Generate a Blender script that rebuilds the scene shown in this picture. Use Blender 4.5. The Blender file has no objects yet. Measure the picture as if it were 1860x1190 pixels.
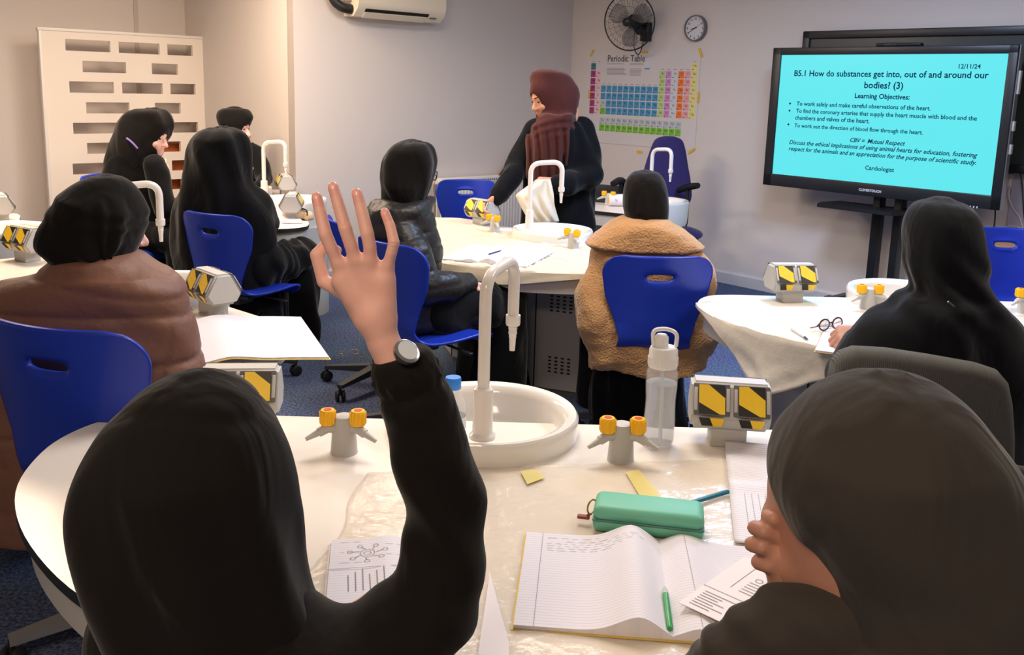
import bpy, bmesh, math, random
import numpy as np
from mathutils import Vector, Matrix, noise
random.seed(7)
R_ = np.random.RandomState(3)
SC = bpy.context.scene
COL = SC.collection

# ------------------------------------------------------------------ camera
F, CX, CY, H = 1665.0, 930.0, 470.0, 1.55          # focal length and centre in 1860x1190 pixels, eye height
PITCH, ROLL, YAW = 0.1856, -0.0284, 0.831
cp, sp, cr, sr = math.cos(PITCH), math.sin(PITCH), math.cos(ROLL), math.sin(ROLL)
camd = bpy.data.cameras.new('camera'); cam = bpy.data.objects.new('camera', camd); COL.objects.link(cam)
right = Vector((cr, -sr*sp, -sr*cp)); up = Vector((sr, cr*sp, cr*cp)); fwd = Vector((0, cp, -sp))
M = Matrix((right, up, -fwd)).transposed().to_4x4(); M.translation = (0, 0, H)
cam.matrix_world = M
camd.sensor_width = 36; camd.lens = F/1860*36; camd.shift_y = -(595-CY)/1860; camd.clip_start = 0.02
SC.camera = cam
SC.view_settings.view_transform = 'Standard'; SC.view_settings.look = 'None'
SC.view_settings.gamma = 1; SC.view_settings.exposure = 0.0

# ------------------------------------------------------------------ light: ceiling panels of the room
world = bpy.data.worlds.new('world'); SC.world = world; world.use_nodes = True
world.node_tree.nodes['Background'].inputs[0].default_value = (1.0, .95, .9, 1)
world.node_tree.nodes['Background'].inputs[1].default_value = 0.15
def area(name, loc, power, color, size=.6, rot=(0, 0, 0)):
    l = bpy.data.lights.new(name, 'AREA'); l.energy = power; l.color = color; l.shape = 'RECTANGLE'; l.size = size; l.size_y = size
    o = bpy.data.objects.new(name, l); COL.objects.link(o); o.location = loc; o.rotation_euler = rot
    return o
WARM, COOL, NEUT = (1, .77, .56), (.52, .67, 1), (1, .89, .78)
area('ceiling_lamp', (-2.6, 4.9, 2.66), 88, WARM, .9)
area('ceiling_lamp', (-2.0, 6.0, 2.66), 40, WARM, .7)
area('ceiling_lamp', (-0.6, -0.6, 2.66), 50, WARM, .9)
area('ceiling_lamp', (0.1, 3.0, 2.66), 44, NEUT, .9)
area('ceiling_lamp', (2.2, 2.4, 2.66), 34, NEUT, .9)
area('ceiling_lamp', (-0.6, 5.6, 2.66), 29, NEUT, .7)
area('ceiling_lamp', (1.4, 4.6, 2.66), 78, COOL, .7)

# ------------------------------------------------------------------ pixel -> place helpers (how the places were measured)
def ray(px, py):
    a = (px-CX)/F; b = -(py-CY)/F
    xc = cr*a+sr*b; yc = -sr*a+cr*b
    return np.array([xc, sp*yc+cp, cp*yc-sp])
def pt(px, py, Y):
    d = ray(px, py); return np.array([0, 0, H])+d*(Y/d[1])
def atz(px, py, z):
    d = ray(px, py); return np.array([0, 0, H])+d*((z-H)/d[2])
U = np.array([math.sin(YAW), math.cos(YAW), 0.]); V = np.array([math.cos(YAW), -math.sin(YAW), 0.])
ZV = np.array([0, 0, 1.])
W0 = atz(1310, 512.4, 0)
def onplane(px, py, p0, n):
    d = ray(px, py); o = np.array([0, 0, H]); return o+d*(np.dot(n, p0-o)/np.dot(n, d))
C0 = onplane(1039, 80, W0, U); C0[2] = 0             # corner of the two walls
FE = onplane(535, 150, C0, V); FE[2] = 0             # corner of the jog
W1 = FE-V*1.92                                       # inner corner of the alcove

# ------------------------------------------------------------------ materials
def srgb(r, g, b):
    f = lambda c: (c/255/12.92) if c/255 <= .04045 else ((c/255+.055)/1.055)**2.4
    return (f(r), f(g), f(b), 1)
MATS = {}
def mat(name, col, rough=.6, metal=0, spec=.5, bump=None, var=0, trans=0, alpha=1, emit=0, coat=0, sheen=0, sss=0, ior=1.45, vscale=6):
    if name in MATS: return MATS[name]
    m = bpy.data.materials.new(name); m.use_nodes = True; nt = m.node_tree; b = nt.nodes['Principled BSDF']
    b.inputs['Base Color'].default_value = col; b.inputs['Roughness'].default_value = rough; b.inputs['Metallic'].default_value = metal
    b.inputs['Specular IOR Level'].default_value = spec; b.inputs['Transmission Weight'].default_value = trans
    b.inputs['Alpha'].default_value = alpha; b.inputs['Coat Weight'].default_value = coat; b.inputs['IOR'].default_value = ior
    b.inputs['Sheen Weight'].default_value = sheen; b.inputs['Sheen Roughness'].default_value = .4
    if sss: b.inputs['Subsurface Weight'].default_value = sss; b.inputs['Subsurface Radius'].default_value = (.008, .003, .0015)
    if emit: b.inputs['Emission Color'].default_value = col; b.inputs['Emission Strength'].default_value = emit
    tc = nt.nodes.new('ShaderNodeTexCoord')
    if var:
        n = nt.nodes.new('ShaderNodeTexNoise'); n.inputs['Scale'].default_value = vscale; n.inputs['Detail'].default_value = 4
        nt.links.new(tc.outputs['Object'], n.inputs['Vector'])
        mx = nt.nodes.new('ShaderNodeMix'); mx.data_type = 'RGBA'
        mx.inputs['A'].default_value = tuple(c*(1-var) for c in col[:3])+(1,); mx.inputs['B'].default_value = tuple(min(1, c*(1+var)) for c in col[:3])+(1,)
        nt.links.new(n.outputs['Fac'], mx.inputs['Factor']); nt.links.new(mx.outputs['Result'], b.inputs['Base Color'])
    if bump:                                            # (kind, scale, strength, distance)
        kind, s, st, di = bump
        if kind == 'noise':
            n = nt.nodes.new('ShaderNodeTexNoise'); n.inputs['Scale'].default_value = s; n.inputs['Detail'].default_value = 5; out = n.outputs['Fac']
        elif kind == 'voronoi':
            n = nt.nodes.new('ShaderNodeTexVoronoi'); n.inputs['Scale'].default_value = s; out = n.outputs['Distance']
        else:
            n = nt.nodes.new('ShaderNodeTexWave'); n.inputs['Scale'].default_value = s; n.inputs['Distortion'].default_value = .6; out = n.outputs['Fac']
        nt.links.new(tc.outputs['Object'], n.inputs['Vector'])
        bp = nt.nodes.new('ShaderNodeBump'); bp.inputs['Strength'].default_value = st; bp.inputs['Distance'].default_value = di
        nt.links.new(out, bp.inputs['Height']); nt.links.new(bp.outputs['Normal'], b.inputs['Normal'])
    MATS[name] = m
    return m
wallm = mat('wall_paint', srgb(216, 207, 202), .85, bump=('noise', 30, .06, .01), var=.03, vscale=1.2)
whitep = mat('white_plastic', srgb(228, 224, 218), .35)
worktop = mat('white_laminate', srgb(230, 221, 210), .28, var=.015)
black_edge = mat('black_edge', srgb(28, 26, 26), .5)
greym = mat('grey_metal', srgb(184, 181, 178), .5, bump=('noise', 200, .04, .001))
greyd = mat('grey_plastic_dark', srgb(96, 96, 96), .5)
greyl = mat('grey_plastic', srgb(188, 186, 182), .45)
dark = mat('dark_slot', srgb(18, 18, 18), .7)
blackp = mat('black_plastic', srgb(24, 24, 25), .45)
ceram = mat('white_ceramic', srgb(236, 232, 226), .12, coat=.3)
yellow = mat('yellow_plastic', srgb(250, 190, 20), .4)
tapey = mat('yellow_tape', srgb(250, 205, 40), .45, var=.06, vscale=40)
tapeb = mat('black_tape', srgb(32, 30, 30), .45)
redm = mat('red_print', srgb(200, 60, 40), .5)
bluep = mat('blue_plastic', srgb(28, 54, 172), .33, bump=('noise', 300, .03, .001))
chrome = mat('chrome', srgb(200, 200, 200), .2, metal=1)
basem = mat('chair_base_metal', srgb(52, 52, 55), .45)
base_lit = mat('chair_base_lit', srgb(150, 148, 146), .4, metal=.4)  # lighter copy of the dark chair base, light on it put into the colour
paper = mat('paper', srgb(238, 230, 232), .8)
skin = mat('skin', srgb(227, 177, 163), .5, sss=.12, bump=('noise', 180, .06, .002), var=.05, vscale=30)
skin_tip = mat('skin_fingertip', srgb(224, 164, 152), .5, sss=.12)
nailm = mat('nail', srgb(238, 176, 168), .25)

# ------------------------------------------------------------------ object helpers
def tag(o, label=None, cat=None, group=None, kind=None):
    if label: o['label'] = label
    if cat: o['category'] = cat
    if group: o['group'] = group
    if kind: o['kind'] = kind
    return o
def empty(name, loc, rz=0.0, label=None, cat=None, group=None):
    o = bpy.data.objects.new(name, None); COL.objects.link(o); o.location = tuple(float(v) for v in loc); o.rotation_euler = (0, 0, rz)
    o.empty_display_size = .05
    return tag(o, label, cat, group)
def link(name, me, parent=None):
    o = bpy.data.objects.new(name, me); COL.objects.link(o)
    if parent is not None: o.parent = parent
    return o
class MB:
    def __init__(s): s.v = []; s.f = []; s.m = []
    def add(s, vs, fs, mi=0, M=None):
        n = len(s.v)
        for p in vs:
            p = Vector((float(p[0]), float(p[1]), float(p[2])))
            s.v.append(tuple(M @ p) if M is not None else tuple(p))
        for f in fs: s.f.append(tuple(i+n for i in f)); s.m.append(mi)
        return s
    def box(s, c, d, mi=0, M=None, bev=0):
        x, y, z = c; a, b, h = d[0]/2, d[1]/2, d[2]/2
        if bev <= 0:
            vs = [(x+i*a, y+j*b, z+k*h) for k in (-1, 1) for i, j in ((-1, -1), (1, -1), (1, 1), (-1, 1))]
            return s.add(vs, [(3, 2, 1, 0), (4, 5, 6, 7), (0, 1, 5, 4), (1, 2, 6, 5), (2, 3, 7, 6), (3, 0, 4, 7)], mi, M)
        bm = bmesh.new(); bmesh.ops.create_cube(bm, size=1)
        for v in bm.verts: v.co = Vector((x+v.co.x*d[0], y+v.co.y*d[1], z+v.co.z*d[2]))
        bmesh.ops.bevel(bm, geom=bm.edges[:]+bm.verts[:], offset=min(bev, .49*min(d)), segments=3, affect='EDGES', profile=.5)
        bm.verts.index_update()
        s.add([v.co for v in bm.verts], [[v.index for v in f.verts] for f in bm.faces], mi, M); bm.free(); return s
    def lathe(s, prof, n=32, c=(0, 0, 0), mi=0, M=None, closed=False):
        vs = []; fs = []
        for r, z in prof:
            for i in range(n):
                t = 2*math.pi*i/n; vs.append((c[0]+r*math.cos(t), c[1]+r*math.sin(t), c[2]+z))
        k = len(prof)
        for j in range(k-1):
            for i in range(n):
                a = j*n+i; b = j*n+(i+1) % n; fs.append((a, b, b+n, a+n))
        if not closed:
            fs.append(tuple(range(n))[::-1]); fs.append(tuple((k-1)*n+i for i in range(n)))
        return s.add(vs, fs, mi, M)
    def tube(s, path, r, n=12, mi=0, M=None, caps=True):
        P = [Vector([float(c) for c in p]) for p in path]; rs = r if hasattr(r, '__len__') else [r]*len(P)
        t0 = (P[1]-P[0]).normalized(); a = Vector((0, 0, 1)) if abs(t0.z) < .9 else Vector((1, 0, 0))
        nrm = t0.cross(a).normalized(); vs = []; fs = []
        for i, p in enumerate(P):
            t = (P[min(i+1, len(P)-1)]-P[max(i-1, 0)])
            t = t.normalized() if t.length > 1e-9 else t0
            nrm = (nrm-t*nrm.dot(t)).normalized(); bn = t.cross(nrm)
            for k in range(n):
                w = 2*math.pi*k/n; vs.append(p+(nrm*math.cos(w)+bn*math.sin(w))*rs[i])
        for j in range(len(P)-1):
            for k in range(n):
                a = j*n+k; b = j*n+(k+1) % n; fs.append((a, b, b+n, a+n))
        if caps: fs.append(tuple(range(n))[::-1]); fs.append(tuple((len(P)-1)*n+k for k in range(n)))
        return s.add(vs, fs, mi, M)
    def prism(s, poly, z0, z1, mi=0, M=None, side=None):
        n = len(poly); vs = [(x, y, z0) for x, y in poly]+[(x, y, z1) for x, y in poly]
        s.add(vs, [tuple(range(n))[::-1], tuple(range(n, 2*n))], mi, M)
        return s.add(vs, [(i, (i+1) % n, (i+1) % n+n, i+n) for i in range(n)], mi if side is None else side, M)
    def grid(s, fn, nu, nv, mi=0, M=None):
        vs = [fn(i/(nu-1), j/(nv-1)) for j in range(nv) for i in range(nu)]
        return s.add(vs, [(j*nu+i, j*nu+i+1, (j+1)*nu+i+1, (j+1)*nu+i) for j in range(nv-1) for i in range(nu-1)], mi, M)
    def quad(s, a, b, c, d, mi=0, M=None): return s.add([a, b, c, d], [(0, 1, 2, 3)], mi, M)
    def build(s, name, mats, parent=None, smooth=True, rel=None, angle=35):
        v = np.array(s.v, float)
        if rel is not None: v = v-np.array(rel)
        me = bpy.data.meshes.new(name); me.from_pydata(v.tolist(), [], s.f)
        for m in (mats if isinstance(mats, (list, tuple)) else [mats]): me.materials.append(m)
        me.polygons.foreach_set('material_index', s.m)
        if smooth:
            me.polygons.foreach_set('use_smooth', [True]*len(me.polygons))
            me.update(); me.set_sharp_from_angle(angle=math.radians(angle))
        me.update()
        return link(name, me, parent)
def solid(o, t, off=0.0):
    m = o.modifiers.new('thick', 'SOLIDIFY'); m.thickness = t; m.offset = off; return o
def arc_path(pts, r, n=6):                             # polyline with rounded corners
    P = [Vector(tuple(float(c) for c in p)) for p in pts]; out = [P[0]]
    for i in range(1, len(P)-1):
        a = (P[i-1]-P[i]); b = (P[i+1]-P[i]); k = min(r, a.length*.49, b.length*.49); a = a.normalized()*k; b = b.normalized()*k
        for j in range(n+1):
            t = j/n; out.append(P[i]+a*(1-t)**2+b*t**2)
    out.append(P[-1]); return out
def catmull(pts, n=8, closed=False):
    P = [np.array(p, float) for p in pts]; out = []; L = len(P)
    for i in range(L if closed else L-1):
        p0 = P[(i-1) % L] if closed or i > 0 else P[0]; p1 = P[i]; p2 = P[(i+1) % L]; p3 = P[(i+2) % L] if closed or i+2 < L else P[-1]
        for k in range(n):
            t = k/n; out.append(.5*((2*p1)+(-p0+p2)*t+(2*p0-5*p1+4*p2-p3)*t*t+(-p0+3*p1-3*p2+p3)*t**3))
    if not closed: out.append(P[-1])
    return out
def frame(o, x, y, z):                                 # matrix from axes
    return Matrix(((x[0], y[0], z[0], o[0]), (x[1], y[1], z[1], o[1]), (x[2], y[2], z[2], o[2]), (0, 0, 0, 1)))
def texts(items):                                      # [(string, size, align, shear, bold)] -> [(verts, faces)]
    obs = []
    for s, size, al, sh, bold in items:
        c = bpy.data.curves.new('t', 'FONT'); c.body = s; c.size = size; c.align_x = al; c.shear = sh; c.resolution_u = 2; c.offset = bold
        o = bpy.data.objects.new('t', c); COL.objects.link(o); obs.append(o)
    bpy.context.view_layer.update(); dg = bpy.context.evaluated_depsgraph_get(); out = []
    for o in obs:
        me = bpy.data.meshes.new_from_object(o.evaluated_get(dg))
        out.append(([tuple(v.co) for v in me.vertices], [tuple(p.vertices) for p in me.polygons]))
        c = o.data; bpy.data.objects.remove(o); bpy.data.curves.remove(c); bpy.data.meshes.remove(me)
    return out
def copy_tree(o, parent=None):
    c = o.copy(); COL.objects.link(c)
    if parent is not None: c.parent = parent
    for ch in list(o.children): copy_tree(ch, c)
    return c
# ------------------------------------------------------------------ the room
ZC = 2.72
def struct(o): o['kind'] = 'structure'; return o
def carpet():
    m = bpy.data.materials.new('blue_carpet'); m.use_nodes = True; nt = m.node_tree; b = nt.nodes['Principled BSDF']; b.inputs['Roughness'].default_value = .95
    b.inputs['Specular IOR Level'].default_value = .1
    tc = nt.nodes.new('ShaderNodeTexCoord')
    n1 = nt.nodes.new('ShaderNodeTexNoise'); n1.inputs['Scale'].default_value = 90; n1.inputs['Detail'].default_value = 6
    n2 = nt.nodes.new('ShaderNodeTexNoise'); n2.inputs['Scale'].default_value = 2.2; n2.inputs['Detail'].default_value = 3
    r = nt.nodes.new('ShaderNodeValToRGB'); e = r.color_ramp.elements
    e[0].position = .36; e[0].color = srgb(56, 70, 100); e[1].position = .66; e[1].color = srgb(116, 130, 160)
    mx = nt.nodes.new('ShaderNodeMix'); mx.data_type = 'RGBA'; mx.blend_type = 'MULTIPLY'; mx.inputs['Factor'].default_value = .35
    for n in (n1, n2): nt.links.new(tc.outputs['Object'], n.inputs['Vector'])
    nt.links.new(n1.outputs['Fac'], r.inputs['Fac']); nt.links.new(r.outputs['Color'], mx.inputs['A']); nt.links.new(n2.outputs['Color'], mx.inputs['B'])
    nt.links.new(mx.outputs['Result'], b.inputs['Base Color'])
    bp = nt.nodes.new('ShaderNodeBump'); bp.inputs['Strength'].default_value = .5; bp.inputs['Distance'].default_value = .004
    nt.links.new(n1.outputs['Fac'], bp.inputs['Height']); nt.links.new(bp.outputs['Normal'], b.inputs['Normal'])
    return m
# outline of the room, seen from above: alcove - jog - back wall - right wall - unseen sides
WL = W1-U*4.2
FR = C0+V*6.6                                          # far end of the right wall
BK1 = FR-U*6.2; BK0 = WL+V*8.0
room = [WL, W1, FE, C0, FR]
def wall(name, a, b, t=.1, z0=0, z1=ZC):
    d = b-a; L = np.linalg.norm(d); d = d/L; n = np.array([-d[1], d[0], 0])   # a->b with the room on the right-hand side: thickness goes outwards
    m = MB(); p = [a, b, b+n*t, a+n*t]
    m.prism([(q[0], q[1]) for q in p], z0, z1)
    o = m.build(name, wallm, smooth=False); return struct(o)
wall('wall_alcove', WL, W1); wall('wall_jog', W1, FE-V*.003); wall('wall_back', FE, C0); wall('wall_right', C0, FR)
BL = np.array([WL[0], -2.2, 0]); 
wall('wall_front', np.array([FR[0], -2.2, 0]), np.array([WL[0]-.1, -2.2, 0]))
wall('wall_left', np.array([WL[0], -2.2, 0]), WL)
wall('wall_side', FR, np.array([FR[0], -2.2, 0]))
poly = [WL, W1, FE, C0, FR, np.array([FR[0], -2.2, 0]), np.array([WL[0], -2.2, 0])]
pl = [(q[0], q[1]) for q in poly][::-1]
struct(MB().prism(pl, -.05, 0).build('floor', carpet(), smooth=False))
ceilm = mat('ceiling_white', srgb(225, 222, 216), .9)
struct(MB().prism(pl, ZC, ZC+.05).build('ceiling', ceilm, smooth=False))
skirt = mat('skirting_paint', srgb(206, 203, 204), .5)
def skirting(name, a, b):
    d = (b-a)/np.linalg.norm(b-a); n = np.array([d[1], -d[0], 0])
    m = MB(); prof = [(0, 0), (.018, 0), (.018, .085), (.008, .1), (0, .1)]
    fr0 = frame(a, n, ZV, d)
    m.prism(prof, 0, np.linalg.norm(b-a), M=fr0)
    struct(m.build(name, skirt, smooth=False))
skirting('baseboard_right', C0, FR); skirting('baseboard_back', FE, C0); skirting('baseboard_jog', W1, FE); skirting('baseboard_alcove', WL, W1)
# seam strip on the alcove wall
def pw(px, py):                                       # right wall: (distance along V from W0, height)
    q = onplane(px, py, W0, U); return float(np.dot(q-W0, V)), float(q[2])
def pb(px, py, off=0.0):                               # back wall: (distance along U from the corner, height)
    q = onplane(px, py, C0+V*off, V); return float(np.dot(q-C0, U)), float(q[2])
q = onplane(247, 40, W1, V); sU = float(np.dot(q-W1, U))
fr = frame(W1+U*sU+V*.004, U, ZV, V)
struct(MB().box((0, ZC/2, 0), (.035, ZC, .008), M=fr).build('trim_1', mat('trim_paint', srgb(196, 186, 176), .8), smooth=False))

# ------------------------------------------------------------------ slotted white panel in the alcove
P0 = W1+V*.33
def pa(px, py):
    q = onplane(px, py, P0, V); return float(np.dot(q-P0, U)), float(q[2])
l, zt = pa(74, 54); r_, zt2 = pa(373, 73); zt = (zt+zt2)/2
slots = []
def slot_row(py0, py1, xs):
    for x0, x1 in xs:
        a, z1 = pa(x0, py0[0]+(py0[1]-py0[0])*(x0-110)/250.); b, _ = pa(x1, py0[0]+(py0[1]-py0[0])*(x1-110)/250.)
        slots.append((a, b, z1))
k = 5.409
for row in ([(307, 747, 217), (831, 1232, 246), (1310, 1558, 275)], [(476, 903, 432), (1157, 1412, 459)], [(347, 783, 633), (865, 1263, 646), (1340, 1586, 656)],
            [(513, 937, 842), (1189, 1440, 848)], [(385, 830, 1045), (905, 1290, 1040), (1365, 1611, 1036)]):
    for x0, x1, y in row:
        a, z = pa(60+x0/k, 30+y/k); b, _ = pa(60+x1/k, 30+y/k); slots.append((a, b, z))
hs = .088
zr = [np.mean([s[2] for s in slots if abs(s[2]-z) < .06]) for z in (slots[0][2], slots[3][2], slots[5][2], slots[8][2], slots[10][2])]
dz = (zr[0]-zr[-1])/4
rows = [[(s[0], s[1]) for s in slots[i:j]] for i, j in ((0, 3), (3, 5), (5, 8), (8, 10), (10, 13))]
root = empty('slotted_panel', P0+U*(l+r_)/2, 0, 'white free-standing panel cut with rows of narrow slots in the corner', 'partition panel')
pm = mat('panel_gloss_white', srgb(236, 226, 216), .16, coat=.2)
m = MB(); frm = frame(P0, U, ZV, V)
zz = zt; allrows = [(zr[0]-i*dz, rows[i if i < 5 else 3+(i % 2)]) for i in range(0, 11)]
allrows = [(zr[0]-i*dz, rows[(0, 1)[i % 2]]) if i > 4 else (zr[0]-i*dz, rows[i]) for i in range(11)]
T = .035
zb = .08
cur = zt
for z1, sl in allrows:
    if z1-hs < zb+.05: break
    m.box(((l+r_)/2, (cur+z1)/2, 0), (r_-l, cur-z1, T), M=frm)
    xs = [l]+[c for s in sl for c in s]+[r_]
    for i in range(0, len(xs), 2):
        m.box(((xs[i]+xs[i+1])/2, z1-hs/2, 0), (xs[i+1]-xs[i], hs, T), M=frm)
    cur = z1-hs
m.box(((l+r_)/2, (cur+zb)/2, 0), (r_-l, cur-zb, T), M=frm)
m.build('board', pm, root, smooth=False, rel=root.location)
m = MB()
for x in (l-.012, r_+.012): m.box((x, (zt+zb)/2, 0), (.024, zt-zb+.024, T+.012), M=frm, bev=.004)
for z in (zt+.012,): m.box(((l+r_)/2, z, 0), (r_-l+.06, .024, T+.012), M=frm, bev=.004)
m.build('frame', whitep, root, rel=root.location)
for x in (l+.1, r_-.1):
    m = MB(); m.box((x, .04, 0), (.05, .08, .5), M=frm, bev=.006); m.build('foot', whitep, root, rel=root.location)
# orange-brown cupboard standing behind the panel
om = mat('orange_wood', srgb(176, 92, 34), .5, bump=('wave', 3, .1, .004))
a0, zo = pa(312, 262)
o = empty('orange_cupboard', W1-U*.42+V*.14, 0, 'orange-brown wooden cupboard just visible through the slots of the white panel', 'cupboard')
MB().box((0, zo*.5, 0), (.6, zo, .22), M=frame(W1-U*.42+V*.14, U, ZV, V), bev=.006).build('carcass', om, o, rel=o.location)
MB().box((0, zo*.5, .115), (.01, zo-.04, .006), M=frame(W1-U*.42+V*.14, U, ZV, V)).build('door', om, o, rel=o.location)

# ------------------------------------------------------------------ air conditioner
a, zb_ = pb(625, 30); b, zb2 = pb(785, 43)
zb_ = (zb_+zb2)/2; D = .21
fr = frame(C0+U*((a+b)/2)+ZV*zb_, U, ZV, V); w = (b-a)*.98
ac = empty('air_conditioner', C0+U*((a+b)/2)+ZV*zb_, 0, 'cream wall-mounted air conditioner with black pipe at its left', 'air conditioner')
prof = [(0, 0), (.13, .0), (.19, .055), (.205, .1), (.205, .27), (.19, .295), (0, .3)]
frx = frame(C0+U*a+ZV*zb_, V, ZV, U)
cream = mat('cream_plastic', srgb(232, 218, 196), .4)
m = MB(); m.prism(prof[::-1], .0, w, M=frx); m.build('body', cream, ac, rel=ac.location, angle=30)
fr2 = frame(C0+U*a+ZV*zb_, U, V, -ZV)
m = MB(); m.add([(.07, .135, -.012), (w-.12, .135, -.012), (w-.12, .185, -.058), (.07, .185, -.058)], [(0, 1, 2, 3)], M=frame(C0+U*a+ZV*(zb_-.004), U, V, ZV))
m.v = [tuple(v) for v in m.v]
m2 = MB(); Mx = frame(C0+U*a+ZV*zb_, U, V, ZV)
m2.add([(.07, .176, .034), (w-.16, .176, .034), (w-.16, .1935, .054), (.07, .1935, .054)], [(0, 1, 2, 3)], M=Mx); o = m2.build('air_outlet', dark, ac, smooth=False, rel=ac.location); solid(o, .004)
m2 = MB(); m2.add([(.075, .128, -.006), (w-.18, .128, -.006), (w-.18, .176, .03), (.075, .176, .03)], [(0, 1, 2, 3)], M=Mx); o = m2.build('louver', cream, ac, smooth=False, rel=ac.location); solid(o, .008)
m2 = MB()
for dx in (.05, .075, .095): m2.box((w-dx-.03, .165, .028), (.016, .014, .01), M=Mx)
m2.build('indicator', greyd, ac, smooth=False, rel=ac.location)
Pa = lambda u, v, z: C0+U*(a+u)+V*v+ZV*(zb_+z)
m2 = MB(); m2.tube(arc_path([Pa(.01, .1, .05), Pa(-.07, .1, .05), Pa(-.13, .06, .1), Pa(-.16, .03, .5)], .05), .036, 12); m2.build('pipe', blackp, ac, rel=ac.location)
m2 = MB(); m2.tube(arc_path([Pa(.01, .1, .13), Pa(-.1, .1, .12), Pa(-.17, .05, .22), Pa(-.18, .03, .5)], .05), .018, 10); m2.build('drain_hose', whitep, ac, rel=ac.location)

# ------------------------------------------------------------------ radiator on the back wall
a, z1 = pb(796, 329, .07); b, z2 = pb(925, 321, .07); zt = (z1+z2)/2
Lr = b-a+.55; Mx = frame(C0+U*a+V*.03, U, V, ZV)
rd = empty('radiator', C0+U*(a+Lr/2)+V*.05, 0, 'long white panel radiator on the back wall behind the empty blue chair', 'radiator')
radm = mat('radiator_white', srgb(226, 220, 214), .35)
m = MB(); m.box((Lr/2, .075, zt/2+.09), (Lr, .012, zt-.24), M=Mx, bev=.003); m.box((Lr/2, .012, zt/2+.09), (Lr, .012, zt-.24), M=Mx, bev=.003)
n = int(Lr/.035)
for i in range(n): m.box((.02+i*(Lr-.04)/(n-1), .083, zt/2+.07), (.016, .01, zt-.32), M=Mx, bev=.004)
m.build('panel', radm, rd, rel=rd.location)
m = MB(); m.box((Lr/2, .044, zt-.005), (Lr+.01, .09, .05), M=Mx, bev=.004); m.build('top_grille', radm, rd, rel=rd.location)
m = MB()
for i in range(int(Lr/.024)): m.box((.03+i*.024, .0905, zt-.005), (.012, .002, .014), M=Mx)
m.build('grille_slot', greyd, rd, smooth=False, rel=rd.location)
m = MB(); m.tube([tuple(Mx @ Vector(p)) for p in ((-.035, .045, 0), (-.035, .045, zt-.03))], .008); m.lathe([(.0, -.03), (.016, -.03), (.016, .03), (.012, .035), (.0, .035)], 16, (-.035, .045, zt-.06), M=Mx); m.build('valve', mat('valve_brass', srgb(160, 140, 110), .4, metal=.6), rd, rel=rd.location)

# ------------------------------------------------------------------ clock
s, z = pw(1266, 51.5); s0, _ = pw(1247, 52); s1, _ = pw(1284.5, 52)
rc = (s1-s0)/2*1.02
Mx = frame(W0+V*s+ZV*z-U*.0, V, ZV, -U)
ck = empty('wall_clock', W0+V*s+ZV*z, 0, 'round grey-rimmed wall clock showing twenty to nine', 'clock')
m = MB(); m.lathe([(rc*.4, 0), (rc, 0), (rc, .03), (rc*.97, .04), (rc*.9, .04), (rc*.88, .028)], 48, M=Mx, closed=True); m.build('rim', mat('clock_rim', srgb(120, 120, 124), .35, metal=.4), ck, rel=ck.location)
m = MB(); m.lathe([(0, .027), (rc*.9, .027), (rc*.9, .0275), (0, .0275)], 48, M=Mx); m.build('dial', mat('clock_face', srgb(214, 214, 220), .5), ck, rel=ck.location)
tx = texts([(str(i), rc*.24, 'CENTER', 0, 0.0006) for i in range(1, 13)])
m = MB()
for i, (v, f) in enumerate(tx, 1):
    t = math.pi/2-i*math.pi/6; m.add([(x+rc*.72*math.cos(t), y+rc*.72*math.sin(t)-rc*.09, .0285) for x, y, _ in v], f, M=Mx)
m.build('numerals', dark, ck, smooth=False, rel=ck.location)
def hand(ang, L, w, z):
    t = math.pi/2-ang; d = Vector((math.cos(t), math.sin(t), 0)); n = Vector((-d.y, d.x, 0)); m = MB()
    p = [-d*.02-n*w, -d*.02+n*w, d*L+n*w*.6, d*L-n*w*.6]; m.add([(q.x, q.y, z) for q in p], [(3, 2, 1, 0)], M=Mx); o = m.build('hand', dark, ck, smooth=False, rel=ck.location); solid(o, .001)
hand(2*math.pi*(8+40/60)/12, rc*.42, .0035, .030); hand(2*math.pi*40/60, rc*.7, .0025, .032); hand(2*math.pi*10/60, rc*.7, .0008, .034)

# ------------------------------------------------------------------ wall fan
s, z = pw(1178, 52)
bp_ = W0+V*s+ZV*z
fan = empty('wall_fan', bp_, 0, 'black wire-caged wall fan above the periodic table poster', 'fan')
fblack = mat('fan_black', srgb(22, 22, 24), .35)
fc = pt(1143, 40, bp_[1]-.16); ax = np.array([-.55, -.82, -.1]); ax /= np.linalg.norm(ax)
xa = np.cross(ZV, ax); xa /= np.linalg.norm(xa); ya = np.cross(ax, xa); Mx = frame(fc, xa, ya, ax); Rf = .235
m = MB()
def ring(m, r, z, t, M, n=64, k=6):
    m.tube([(r*math.cos(2*math.pi*i/n), r*math.sin(2*math.pi*i/n), z) for i in range(n+1)], t, k, M=M, caps=False)
ring(m, Rf, 0, .006, Mx, k=8)
m.build('cage_rim', fblack, fan, rel=fan.location)
m = MB()
for r in (.075, .13, .185): ring(m, r, .055*(1-(r/Rf)**2), .0013, Mx)
for i in range(40):
    t = 2*math.pi*i/40; tw = .35
    m.tube([(r*math.cos(t+tw*(r/Rf-.2)), r*math.sin(t+tw*(r/Rf-.2)), .058*(1-(r/Rf)**2.2)) for r in np.linspace(.03, Rf, 7)], .0011, 4, M=Mx, caps=False)
for i in range(24):
    t = 2*math.pi*i/24
    m.tube([(r*math.cos(t), r*math.sin(t), -.1*(1-(r/Rf)**2.5)) for r in np.linspace(.07, Rf, 6)], .0011, 4, M=Mx, caps=False)
m.build('wire_cage', mat('fan_wire', srgb(60, 60, 64), .35, metal=.3), fan, rel=fan.location)
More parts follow.
